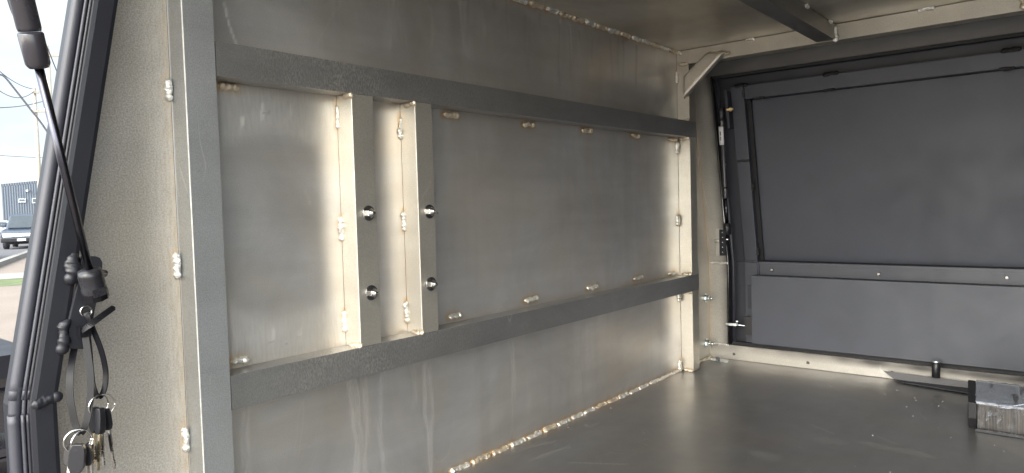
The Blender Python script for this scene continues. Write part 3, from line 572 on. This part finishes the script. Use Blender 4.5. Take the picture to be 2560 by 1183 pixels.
# ------------------------------------------------------------------ cable ties and keys
def tie(name, label, pts, wdir, wd=.0062):
    t = thing(name, label, 'cable tie', Vector(pts[0]), 'black cable ties hanging from the strut bracket')
    cp = catmull(pts, 10); bm = bmesh.new()
    sweep(bm, cp, 1, sec=[(-wd/2, -.0007), (wd/2, -.0007), (wd/2, .0007), (-wd/2, .0007)], up=wdir); finish('strap', bm, M_NYLON, t)
    return t
def h3(px, py, x): return hit(px, py, 0, x)
t1 = tie('cable_tie', 'long black cable tie with its locking head and tail showing, holding the lower key rings',
         [h3(213, 838, .068), h3(219, 880, .072), h3(226, 940, .078), h3(225, 1000, .082), h3(216, 1055, .084), h3(203, 1082, .082), h3(190, 1066, .078), h3(176, 1000, .072), h3(175, 940, .066), h3(184, 880, .054), h3(200, 820, .050)], (.7, 1, 0), .0062)
hd = h3(211, 828, .068); finish('locking_head', B(hd.x-.005, hd.x+.004, hd.y-.0052, hd.y+.0052, hd.z-.0055, hd.z+.0045), M_NYLON, t1, bevel=.0018)
bm = bmesh.new(); sweep(bm, catmull([h3(206, 828, .072), h3(225, 812, .080), h3(255, 790, .085), h3(287, 767, .088)], 6), [1]*18+[.35], sec=[(-.0030, -.0008), (.0030, -.0008), (.0030, .0008), (-.0030, .0008)], up=(0.3, .3, 1)); finish('tail', bm, M_NYLON, t1)
t2 = tie('cable_tie', 'shorter black cable tie threaded through the bracket hole, holding the upper key rings',
         [h3(215, 778, .059), h3(219, 790, .066), h3(236, 832, .070), h3(254, 880, .074), h3(264, 930, .076), h3(261, 972, .078), h3(247, 994, .078), h3(234, 970, .074), h3(228, 930, .067), h3(224, 880, .0635), h3(219, 830, .0625)], (1, .6, 0), .0056)
def ring(label, px, py, x, rad, tilt, grp='split key rings'):
    c = h3(px, py, x); bm = bmesh.new(); v1 = Vector((math.sin(tilt)*.6, math.cos(tilt), 0)).normalized(); v2 = Vector((.1, 0, 1)).normalized()
    for o in (0, .0011): sweep(bm, [c+v1*rad*math.cos(a*PI/20)+v2*rad*math.sin(a*PI/20)+Vector((o, 0, 0)) for a in range(41)], .00055, 8)
    r = finish('key_ring', bm, M_STEEL, None, True); return tag(r, label, 'key ring', grp)
ring('right steel ring of the upper pair of key rings', 255, 1013, .079, .0114, .3)
ring('left steel ring of the upper pair of key rings', 246, 1014, .081, .0108, -.5)
ring('left steel ring of the lower pair of key rings', 193, 1102, .083, .0116, .4)
ring('right steel ring of the lower pair of key rings', 205, 1104, .085, .0112, -.4)
def key(label, top, bot, tip, x, mat, wd=.009, th=.0042, rot=0):
    a, b, c = h3(*top, x), h3(*bot, x), h3(*tip, x); t = thing('key', label, 'key', a, 'black headed keys hanging on the split rings')
    d = (b-a).normalized(); wv_ = Vector((math.cos(rot), math.sin(rot), 0)); wv_ = (wv_-d*wv_.dot(d)).normalized(); n = d.cross(wv_); Lb = (b-a).length; bm = bmesh.new()
    pr = [(-.30, 0), (-.44, .14), (-.5, .35), (-.5, .78), (-.28, 1), (.28, 1), (.5, .78), (.5, .35), (.44, .14), (.30, 0)]
    f = [bm.verts.new(a+wv_*p[0]*wd+d*p[1]*Lb+n*th/2) for p in pr]; g = [bm.verts.new(a+wv_*p[0]*wd+d*p[1]*Lb-n*th/2) for p in pr]
    bm.faces.new(f); bm.faces.new(g[::-1])
    for i in range(10): bm.faces.new((f[i], g[i], g[(i+1) % 10], f[(i+1) % 10]))
    bmesh.ops.recalc_face_normals(bm, faces=bm.faces); finish('key_head', bm, M_PLASTIC, t, bevel=.0009)
    dd = (c-b).normalized(); w2 = (wv_-dd*wv_.dot(dd)).normalized(); nn = dd.cross(w2); Lk = (c-b).length; bm = bmesh.new(); outl = [(-.0016, 0)]; 
    rnd = random.Random(int(px_seed(label)))
    outl += [(-.0016, 1)]; outl += [(.0004, 1.0)]
    for k in range(9, -1, -1): outl += [(.0004+rnd.random()*.0012, .42+k*.055+.03), (.0004+rnd.random()*.0012, .42+k*.055)]
    outl += [(.0017, .40), (.0017, 0)]
    f = [bm.verts.new(b+w2*p[0]+dd*p[1]*Lk+nn*.0008) for p in outl]; g = [bm.verts.new(b+w2*p[0]+dd*p[1]*Lk-nn*.0008) for p in outl]
    bm.faces.new(f); bm.faces.new(g[::-1]); k_ = len(outl)
    for i in range(k_): bm.faces.new((f[i], g[i], g[(i+1) % k_], f[(i+1) % k_]))
    bmesh.ops.recalc_face_normals(bm, faces=bm.faces); finish('key_blade', bm, mat, t)
def px_seed(s): return sum(ord(ch)*(i+1) for i, ch in enumerate(s)) % 99991
key('brass key, leftmost of the upper bunch', (238, 1018), (235, 1082), (237, 1160), .080, M_BRASS, .0085, .0055, .35)
key('brass key in the middle of the upper bunch, the longest brass blade', (250, 1020), (249, 1085), (246, 1176), .087, M_BRASS, .0085, .0065, .35)
key('silver key hidden behind the middle of the upper bunch', (251, 1024), (254, 1084), (260, 1166), .083, M_STEEL, .008, .0045, .5)
key('silver key splayed to the right of the upper bunch', (264, 1022), (272, 1074), (287, 1172), .080, M_STEEL, .008, .005, .45)
key('silver key, leftmost of the lower bunch', (181, 1112), (174, 1164), (165, 1230), .081, M_STEEL, .012, .006, .55)
key('black headed key hanging in front in the lower bunch', (196, 1110), (191, 1182), (190, 1250), .090, M_STEEL, .0145, .0065, .9)
key('silver key, right one of the lower bunch', (213, 1112), (220, 1163), (225, 1235), .084, M_STEEL, .012, .006, .8)
key('rearmost key of the lower bunch, tucked under the strap', (226, 1106), (228, 1158), (232, 1230), .076, M_STEEL, .012, .006, 1.0)

# ------------------------------------------------------------------ things lying on the canopy floor at the right
wb = thing('wrapped_brush_strips', 'black brush strips wrapped in creased clear film, lying on the canopy floor at right', 'wrapped bundle', (.95, 1.72, 0))
c0 = hit(2437, 1008, 1, 1.60); zt = c0.z
ytb = hit(2420, 951, 2, zt).y; SHK = (hit(2420, 951, 2, zt).x-hit(2420, 1006, 2, zt).x)/(ytb-hit(2420, 1006, 2, zt).y)
finish0 = finish
def finish(n, bm, *a, **k):
    for v_ in bm.verts: v_.co.x += SHK*(v_.co.y-1.6)
    return finish0(n, bm, *a, **k)
M_BR, t, b = newmat('bristles'); g = t.nodes.new('ShaderNodeNewGeometry').outputs['Position']
nn_ = noise_node(t, g, 520, 4, .7, mscale=(1, .1, .03))
t.links.new(mixc(t, ramp(t, nn_, .40, 0, .62, 1), (.014, .013, .013), (.070, .063, .058)), b.inputs['Base Color']); b.inputs['Roughness'].default_value = .45
bm = bmesh.new(); prism(bm, [(1.605, .004), (1.600, zt), (ytb, zt), (ytb, .004)], 0, c0.x+.004, 1.35); finish('bristle_block', bm, M_BR, wb, bevel=.002)
bm = bmesh.new(); prism(bm, [(1.618, .0015), (1.598, zt*.45), (1.598, zt+.001), (ytb+.002, zt+.001), (ytb+.002, .0015)], 0, c0.x-.011, c0.x+.003); finish('end_cap', bm, M_GAP, wb, bevel=.002)
finish('backing_strip', B(c0.x+.001, 1.352, 1.594, 1.600, .001, .0065), M_PLASTIC, wb, bevel=.001)
# creased film: a fine crumpled sheet over front and top
M_FILM, t, b = newmat('clear_film'); b.inputs['Base Color'].default_value = (.34, .38, .45, 1); b.inputs['Roughness'].default_value = .22
g = t.nodes.new('ShaderNodeNewGeometry').outputs['Position']
al = ramp(t, noise_node(t, g, 120, 5, .7, mscale=(1, .22, .35), dist=.6), .50, .0, .70, .16); gN = t.nodes.new('ShaderNodeNewGeometry'); sx = t.nodes.new('ShaderNodeSeparateXYZ'); t.links.new(gN.outputs['Position'], sx.inputs[0])
al2 = ramp(t, noise_node(t, g, 46, 5, .7, mscale=(1, .12, 1), dist=1.2), .36, .12, .46, .62)
am = t.nodes.new('ShaderNodeMix'); t.links.new(ramp(t, sx.outputs['Z'], zt, 0, zt+.003, 1), am.inputs[0]); t.links.new(al, am.inputs[2]); t.links.new(al2, am.inputs[3])
t.links.new(am.outputs[0], b.inputs['Alpha']); b.inputs['Specular IOR Level'].default_value = .9
bp = t.nodes.new('ShaderNodeBump'); bp.inputs['Strength'].default_value = .5; bp.inputs['Distance'].default_value = .002; t.links.new(noise_node(t, g, 140, 5, .65, mscale=(1, .25, .4), dist=1), bp.inputs['Height']); t.links.new(bp.outputs[0], b.inputs['Normal'])
bm = bmesh.new(); prof = [(1.591, .003), (1.590, zt*.3), (1.5925, zt*.7), (1.596, zt+.0035), (1.63, zt+.0045), (1.70, zt+.004), (ytb-.01, zt+.004), (ytb+.006, zt*.7)]
pts2 = []
for i in range(len(prof)-1):
    for k in range(7): pts2.append(Vector(prof[i]).lerp(Vector(prof[i+1]), k/7))
rows = []; nx = 190
for i in range(nx+1):
    x = c0.x+.004+(1.34-c0.x)*i/nx; row = []
    for j, p in enumerate(pts2):
        f = noise.noise(Vector((x*70, p[0]*22, p[1]*22)))*.0022+noise.noise(Vector((x*160, p[0]*60, p[1]*60)))*.0010
        xx = x+(.004*noise.noise(Vector((j*.35, 2, 2))) if i == 0 else 0)+(.022*math.sin(j/len(pts2)*PI)*(-.1) if i == 0 else 0)
        row.append(bm.verts.new((xx, p[0]-abs(f)*(1 if j < 21 else .1), p[1]+(f*.9 if j > 18 else 0)+.0012)))
    rows.append(row)
for i in range(nx):
    for j in range(len(pts2)-1): bm.faces.new((rows[i][j], rows[i+1][j], rows[i+1][j+1], rows[i][j+1]))
finish('film_wrap', bm, M_FILM, wb, True)
for k in range(5):      # twisted folds of film
    a = h3f = hit(2440+k*9, 1050-k*7, 1, 1.587)
    b2_ = hit(2475+k*22, 1046-k*9, 1, 1.586); finish('film_fold', sweep(bmesh.new(), catmull([a, a.lerp(b2_, .5)+Vector((0, -.002, .002*(k % 2))), b2_], 5), [.0009+.0008*abs(math.sin(i*1.7+k)) for i in range(11)], 6), M_FILM, wb, True)
finish = finish0
ab = thing('loose_angle_strip', 'thin bare metal angle strip with a pointed end, lying in front of the door sill', 'angle strip', (.6, 1.92, 0))
e0 = hit(2238, 947, 1, 1.93); zlo = .006
bm = bmesh.new(); prism(bm, [(e0.x-.026, .0225), (e0.x-.002, .0045), (.78, .0065), (.78, .018), (e0.x+.02, .0215)], 1, 1.9255, 1.927)
finish('upright_leg', bm, M_DULL, ab)
bm = bmesh.new(); prism(bm, [(e0.x-.002, 1.9250), (e0.x+.03, 1.905), (.70, 1.872), (.78, 1.872), (.78, 1.925)], 2, .0030, .0048); finish('flat_leg', bm, M_DOORDK, ab)
# crumbs of swarf
M_CRUMB = paint('bright_swarf', (.7, .69, .66), .5, 0)
gr_ = 'bright swarf crumbs scattered on the floor'
cr_bm = bmesh.new(); rr = random.Random(5)
for px, py in [(2325, 1028), (2287, 995), (2243, 976), (2283, 1040), (2213, 986), (2165, 982), (2330, 1010), (2347, 1015), (2267, 1017), (2181, 1088), (2347, 1069), (2377, 1094), (2357, 1004), (2510, 1128), (2191, 972), (2142, 964), (2486, 1113), (2290, 1001), (2145, 965), (1418, 1062), (1446, 1050), (1455, 1045), (1420, 1068), (1336, 1095), (1527, 1020), (1560, 995), (1644, 962), (1493, 1024), (2076, 967), (2226, 1180), (2300, 1128)]+[(1250+rr.random()*1200, 1000+rr.random()*180) for _ in range(3)]:
    c = hit(px, py, 2, .0006)
    if c.x < .01: continue
    s = .0004+rr.random()*.0007; bmesh.ops.create_icosphere(cr_bm, subdivisions=1, radius=s, matrix=Matrix.Translation(c)@Matrix.Rotation(rr.random()*3, 4, 'Z')@Matrix.Diagonal((1.6, .8, .5, 1)))
tag(finish('metal_swarf', cr_bm, M_CRUMB, None), 'tiny bright metal swarf crumbs sprinkled over the dark canopy floor', 'swarf', kind='stuff')

# ------------------------------------------------------------------ vehicle tray under the canopy (out of frame, carries it)
G = -1.14
tray = thing('truck_tray', 'black steel truck tray underneath the aluminium canopy', 'truck tray', (.75, 1.1, G))
finish('tray_deck', B(-.10, 1.6, .2, 1.99, -.10, -.022), M_BLACK, tray, bevel=.004)
for y in (.62, 1.5): finish('chassis_rail', B(-.1, 1.6, y, y+.07, -.30, -.101), M_BLACK, tray)
for y in (.20, 1.76):
    wl = finish('wheel', lathe(bmesh.new(), (.6, y, G+.38), (0, 1, 0), [(0, .22), (.01, .33), (.03, .375), (.20, .375), (.22, .33), (.23, .22)], 40), M_RUBBER, tray, True)
    finish('rim', lathe(bmesh.new(), (.6, y-.002, G+.38), (0, 1, 0), [(0, .20), (.005, .21), (.02, .10), (.03, .02)], 30), M_ZINC, wl, True)
finish('axle', B(.55, .65, .40, 1.78, G+.33, G+.43), M_BLACK, tray); finish('spring_block', B(.52, .68, .60, .71, G+.431, -.30), M_BLACK, tray); finish('spring_block', B(.52, .68, 1.48, 1.59, G+.431, -.30), M_BLACK, tray)
# black bodywork behind at the lower left
M_GLOSS = paint('gloss_black_body', (.010, .010, .016), .14, .0, 200, .05, coat=1)
nb = thing('black_truck_body', 'gloss black side panels of a neighbouring truck low behind the door frame', 'truck body', (-2.0, .3, G))
def zb(py): return hit(20, py, 0, -1.2).z
finish('top_panel', B(-2.9, -1.20, -1.4, .60, zb(945), zb(888)), M_BLACK, nb, bevel=.006)
finish('mid_panel', B(-2.9, -1.235, -1.4, .60, zb(1088), zb(946)), M_GLOSS, nb, bevel=.004)
finish('trim_strip', B(-2.9, -1.215, -1.4, .60, zb(984), zb(978)), M_BLACK, nb, bevel=.002)
finish('side_step', B(-2.9, -1.17, -1.4, .60, zb(1131), zb(1112)), M_GLOSS, nb, bevel=.006)
finish('step_lip', B(-2.9, -1.165, -1.4, .60, zb(1142), zb(1134)), M_GLOSS, nb, bevel=.003)
finish('lower_panel', B(-2.85, -1.24, -1.4, .55, G+.30, zb(1142)), M_GLOSS, nb, bevel=.004)
for x in (-2.6, -1.6):
    for y in (-1.35, .30):
        finish('wheel', lathe(bmesh.new(), (x, y, G+.36), (0, 1, 0), [(0, .22), (.01, .33), (.03, .358), (.20, .358), (.22, .33), (.23, .22)], 32), M_RUBBER, nb, True)

# ------------------------------------------------------------------ street outside
def flat(name, poly, z, mat):
    bm = bmesh.new(); bm.faces.new([bm.verts.new((p[0], p[1], z)) for p in poly]); bmesh.ops.recalc_face_normals(bm, faces=bm.faces)
    if bm.faces[:][0].normal.z < 0: bmesh.ops.reverse_faces(bm, faces=bm.faces[:])
    return struct(finish(name, bm, mat))
def groundmat(name, c, scale=3, var=.2, rough=.9, fine=40):
    M, t, b = newmat(name); g = t.nodes.new('ShaderNodeNewGeometry').outputs['Position']
    k = mixc(t, 1., c, ramp(t, noise_node(t, g, scale, 6, .6), .3, 1-var, .7, 1+var), 'MULTIPLY'); k = mixc(t, 1., k, ramp(t, noise_node(t, g, fine, 3, .6), .3, .88, .7, 1.12), 'MULTIPLY')
    t.links.new(k, b.inputs['Base Color']); b.inputs['Roughness'].default_value = rough; return M
M_YARD = groundmat('pinkish_concrete', (.17, .14, .12), .8, .10); M_ROAD = groundmat('asphalt', (.075, .075, .085), .3, .1); M_PATH = groundmat('footpath_concrete', (.2, .195, .185), 1, .1)
M_GRASS = groundmat('short_grass', (.085, .115, .045), 3, .3, fine=60)
u = Vector((-.9615, .2748)); v = Vector((.2748, .9615)); o2 = Vector((CAM[0], 0))
def UV(a, b): p = o2+u*a+v*b; return (p.x, p.y)
flat('ground', [(-900, -900), (900, -900), (900, 900), (-900, 900)], G, M_YARD)
flat('grass', [UV(21.0, -60), UV(20.6, 2.2), UV(21.2, 60), UV(23.2, 60), UV(22.6, -60)], G+.004, M_GRASS)
flat('footpath', [UV(22.64, -60), UV(23.24, 60), UV(25.6, 60), UV(25.1, -60)], G+.008, M_PATH)
ka, kb = hit(0, 665, 2, G), hit(65, 640, 2, G); kd = Vector((kb.x-ka.x, kb.y-ka.y)).normalized(); k0 = Vector((ka.x, ka.y))
pA, pB = k0-kd*40, k0+kd*40; nrm = Vector((-kd.y, kd.x)); nrm = nrm if nrm.dot(u) > 0 else -nrm
flat('road', [tuple(pA), tuple(pB), tuple(pB+nrm*200), tuple(pA+nrm*200)], G+.012, M_ROAD)
bm = bmesh.new(); nn2 = Vector((nrm.x, nrm.y, 0))
sweep(bm, [Vector((pA.x, pA.y, G+.02)), Vector((pB.x, pB.y, G+.02))], 1, sec=[(-.15, -.12), (.15, -.12), (.15, .12), (-.15, .12)], up=(0, 0, 1)); struct(finish('kerb', bm, M_PATH))
# warehouse
M_SHED, t, b = newmat('corrugated_blue_grey'); g = t.nodes.new('ShaderNodeTexCoord').outputs['Object']
wvn = t.nodes.new('ShaderNodeTexWave'); wvn.inputs['Scale'].default_value = 1.3; mp_ = t.nodes.new('ShaderNodeMapping'); mp_.inputs['Rotation'].default_value = (0, 0, 1.292); t.links.new(g, mp_.inputs[0]); t.links.new(mp_.outputs[0], wvn.inputs[0])
t.links.new(mixc(t, wvn.outputs['Fac'], (.062, .080, .108), (.070, .089, .119)), b.inputs['Base Color']); b.inputs['Roughness'].default_value = .5
bmp = t.nodes.new('ShaderNodeBump'); bmp.inputs['Distance'].default_value = .05; t.links.new(wvn.outputs['Fac'], bmp.inputs['Height']); t.links.new(bmp.outputs[0], b.inputs['Normal'])
D = 118.
def at(px, py, dist):           # point at a given distance out along the view's flat direction u
    d = RW@np.array([px-CX, -(py-CY), -F_PX]); tt_ = dist/(d[0]*u.x+d[1]*u.y); return Vector(CAM+tt_*d)
wh = thing('warehouse', 'long blue grey corrugated warehouse with a low pitched roof across the road', 'warehouse', (*UV(D, 3), G))
a, b_, c = at(3, 467, D), at(95, 458, D), at(330, 440, D)
def face_box(bm, pts, depth):   # pts: facade polygon, extruded away along u
    dv = Vector((u.x, u.y, 0))*depth; A = [bm.verts.new(p) for p in pts]; Bq = [bm.verts.new(p+dv) for p in pts]; bm.faces.new(A); bm.faces.new(Bq[::-1])
    for i in range(len(pts)): bm.faces.new((A[i], Bq[i], Bq[(i+1) % len(pts)], A[(i+1) % len(pts)]))
    bmesh.ops.recalc_face_normals(bm, faces=bm.faces); return bm
gl = lambda p: Vector((p.x, p.y, G))
finish('wall', face_box(bmesh.new(), [gl(a), a, b_, c, gl(c)], 30), M_SHED, wh)
M_WHITE = paint('white_trim', (.7, .72, .74), .5, 0); M_GLASS = paint('dark_window_glass', (.05, .07, .09), .08, 0, spec=.8)
finish('roof', face_box(bmesh.new(), [a+Vector((0, 0, .02)), a+Vector((0, 0, .35)), b_+Vector((0, 0, .35)), c+Vector((0, 0, .35)), c+Vector((0, 0, .02)), b_+Vector((0, 0, .02))], 30.3), M_SHED, wh)
for x0, x1, y0, y1 in ((46, 64, 497, 506), (80, 100, 496, 508), (120, 140, 495, 507)):
    q = [at(x0, y1, D-.2), at(x0, y0, D-.2), at(x1, y0, D-.2), at(x1, y1, D-.2)]; fr = finish('window', face_box(bmesh.new(), q, .18), M_WHITE, wh)
    q = [at(x0+1.5, y1-2, D-.25), at(x0+1.5, y0+1, D-.25), at(x1-1.5, y0+1, D-.25), at(x1-1.5, y1-2, D-.25)]; finish('pane', face_box(bmesh.new(), q, .04), M_GLASS, fr)
finish('wall_lamp', face_box(bmesh.new(), [at(65, 479, D-.6), at(65, 475, D-.6), at(70, 475, D-.6), at(70, 479, D-.6)], .58), M_WHITE, wh)
# cars
M_BLUE = paint('dark_blue_car_paint', (.014, .026, .05), .3, 0, coat=.4); M_SILVER = paint('silver_car_paint', (.55, .57, .58), .3, 0, coat=1); M_PALE = paint('pale_blue_car_paint', (.30, .36, .42), .3, 0, coat=1)
M_LAMP = paint('headlight_glass', (.75, .8, .85), .1, 0, coat=1)
def car(label, cat, pos, yaw, body, L_=4.6, W_=1.85, Hh=1.75, suv=True):
    t_ = thing('parked_car', label, cat, pos, 'cars across the road'); MR = Matrix.Translation(pos)@Matrix.Rotation(yaw, 4, 'Z')
    def fin(n, bm, mt, par, **k): bmesh.ops.transform(bm, matrix=MR, verts=bm.verts); return finish(n, bm, mt, par, **k)
    hb = 1.05 if suv else .85
    prof = [(-L_/2, .45), (-L_/2, hb-.05), (-L_/2+.1, hb), (.9, hb+.02), (L_/2-.15, hb-.08), (L_/2, hb-.3), (L_/2, .42)]
    bm = bmesh.new(); prism(bm, prof, 1, -W_/2, W_/2); bd = fin('body', bm, body, t_, bevel=.07)
    bm = bmesh.new(); zt_ = Hh; pts = [(-L_/2+.12, hb-.02), (-L_/2+.35, zt_-.05), (-L_/2+.6, zt_), (.35, zt_), (.55, zt_-.05), (1.05, hb)]
    A = [[bm.verts.new((p[0], s*(W_/2-.06-(.18 if p[1] > hb+.1 else 0)), p[1])) for p in pts] for s in (-1, 1)]
    bm.faces.new(A[0]); bm.faces.new(A[1][::-1]); k = len(pts)
    for i in range(k): bm.faces.new((A[0][i], A[1][i], A[1][(i+1) % k], A[0][(i+1) % k]))
    bmesh.ops.recalc_face_normals(bm, faces=bm.faces); fin('cabin', bm, body, t_, bevel=.04)
    for s in (-1, 1):
        bm = bmesh.new(); yy = s*(W_/2-.14)
        vs = [bm.verts.new(q) for q in ((-L_/2+.55, s*(W_/2-.055), hb+.06), (-L_/2+.68, s*(W_/2-.195), zt_-.12), (.36, s*(W_/2-.195), zt_-.12), (.82, s*(W_/2-.055), hb+.06))]
        bm.faces.new(vs); bmesh.ops.solidify(bm, geom=bm.faces[:], thickness=.02); fin('side_window', bm, M_GLASS, t_)
        fin('headlight', B(L_/2-.12, L_/2+.012, s*.62-.2, s*.62+.2, hb-.42, hb-.22), M_LAMP, t_, bevel=.03)
        fin('mirror', B(.72, .88, s*(W_/2+.04)-.11, s*(W_/2+.04)+.11, hb+.08, hb+.27), body if suv else M_SILVER, t_, bevel=.04)
        for xw in (-L_/2+.85, L_/2-.85):
            wl = fin('wheel', lathe(bmesh.new(), (xw, s*(W_/2-.13)-.13, .37), (0, 1, 0), [(0, .2), (.01, .34), (.03, .37), (.23, .37), (.25, .34), (.26, .2)], 28), M_RUBBER, t_, smooth=True)
            fin('rim', lathe(bmesh.new(), (xw, s*(W_/2-.13)+s*.10, .37), (0, s, 0), [(0, .22), (.035, .22), (.036, .10), (.04, .02)], 20), M_ZINC, wl)
    bm = bmesh.new(); vs = [bm.verts.new(q) for q in ((1.085, -W_/2+.16, hb+.05), (1.085, W_/2-.16, hb+.05), (.60, W_/2-.30, zt_-.09), (.60, -W_/2+.30, zt_-.09))]; bm.faces.new(vs); bmesh.ops.solidify(bm, geom=bm.faces[:], thickness=.03); fin('windscreen', bm, M_GLASS, t_)
    fin('bumper', B(L_/2-.1, L_/2+.13, -W_/2+.02, W_/2-.02, .36, .60), M_PLASTIC, t_, bevel=.05)
    fin('grille', B(L_/2-.05, L_/2+.02, -.40, .40, hb-.42, hb-.24), M_ZINC, t_, bevel=.02)
    fin('number_plate', B(L_/2+.131, L_/2+.14, -.19, .19, .43, .54), M_LAMP, t_)
    fin('underbody', B(-L_/2+.3, L_/2-.3, -W_/2+.25, W_/2-.25, .25, .46), M_GAP, t_)
    return t_
yawc = math.atan2(-u.y, -u.x)
p = hit(72, 618, 2, G+.012); car('dark blue off road wagon facing the camera in the road', 'off road wagon', p, yawc-.12, M_BLUE, 4.7, 1.85, 1.82)
p = hit(-125, 652, 2, G+.012); car('silver hatchback cut off by the left edge of the photo, nearest the kerb', 'car', p, yawc+.35+PI, M_SILVER, 4.2, 1.75, 1.5, False)
p = at(4, 567, 75); p.z = G+.012; car('pale blue grey sedan parked side on in front of the warehouse', 'sedan', p, yawc+PI/2, M_PALE, 4.9, 1.8, 1.45, False)
# poles and wires
M_WOOD = paint('weathered_pole_wood', (.30, .27, .23), .8, .1, 20); M_WIRE = paint('cable_black', (.05, .05, .06), .5, 0)
def pole(px, D_, top, arms, label):
    b0 = at(px, 560, D_); tp = at(px, top, D_); t_ = thing('power_pole', label, 'power pole', (b0.x, b0.y, G), 'timber power poles along the street')
    finish('pole_shaft', lathe(bmesh.new(), (b0.x, b0.y, G), (0, 0, 1), [(0, .17), (tp.z-G, .11)], 12), M_WOOD, t_, True)
    for x0, x1, yy in arms:
        a, b = at(x0, yy, D_-.2), at(x1, yy+1, D_-.2); ca = finish('crossarm', sweep(bmesh.new(), [a, b], 1, sec=[(-.07, -.07), (.07, -.07), (.07, .07), (-.07, .07)], up=(0, 0, 1)), M_WOOD, t_)
        for f in (.05, .3, .7, .95):
            q = a.lerp(b, f); finish('insulator', lathe(bmesh.new(), q+Vector((0, 0, .07)), (0, 0, 1), [(0, .03), (.04, .07), (.08, .04), (.12, .07), (.16, .03)], 10), M_WHITE, ca, True)
pole(143, 52, 116, [(114, 172, 139)], 'tall timber power pole nearest the door frame, its crossarm high up')
pole(105, 62, 222, [(80, 130, 231), (78, 112, 278)], 'shorter timber power pole behind, with two crossarms')
def wire(px0, py0, D0, px1, py1, D1, sag, r=.025):
    a, b = at(px0, py0, D0), at(px1, py1, D1); pts = [a.lerp(b, i/14)-Vector((0, 0, sag*4*(i/14)*(1-i/14))) for i in range(15)]
    o = finish('overhead_wire', sweep(bmesh.new(), pts, r, 6), M_WIRE); return o
ws = [((-60, 120, 45, 90, 223, 61.8, .5), 'upper thin wire falling to the shorter pole from the left'), ((-60, 170, 45, 84, 229, 61.8, .9), 'lower thin wire falling to the shorter pole from the left'),
      ((-60, 268, 45, 112, 252, 61.8, .2), 'nearly level thin wire low beside the shorter pole'), ((18, -5, 30, 34, 40, 52, .1), 'short wire at the top left corner beside the strut cylinder'),
      ((-60, 384, 80, 180, 396, 90, .1), 'faint level wire just above the warehouse'), ((95, 60, 40, 190, 300, 51, .0), 'steep wire beside the tall pole crossarm')]
for a, l in ws: tag(wire(*a), l, 'overhead wire', 'overhead wires in the sky')
sl_ = thing('street_lamp', 'thin street lamp arm curving up to the left against the cloudy sky', 'street lamp', (*UV(40, 3.2), G))
q = at(200, 480, 40); finish('lamp_pole', lathe(bmesh.new(), (q.x, q.y, G), (0, 0, 1), [(0, .09), (q.z-G, .07)], 12), M_WIRE, sl_, True)
pts = [at(*p, 40) for p in ((-16, 186), (2, 187), (14, 195), (36, 222), (72, 268), (113, 322), (160, 400), (200, 480))]
finish('lamp_arm', sweep(bmesh.new(), catmull(pts, 6), .042, 8), M_WIRE, sl_, True)
q = pts[0]; finish('lamp_head', B(q.x-.1, q.x+.1, q.y-.42, q.y+.02, q.z-.06, q.z+.06), M_ZINC, sl_, bevel=.03)
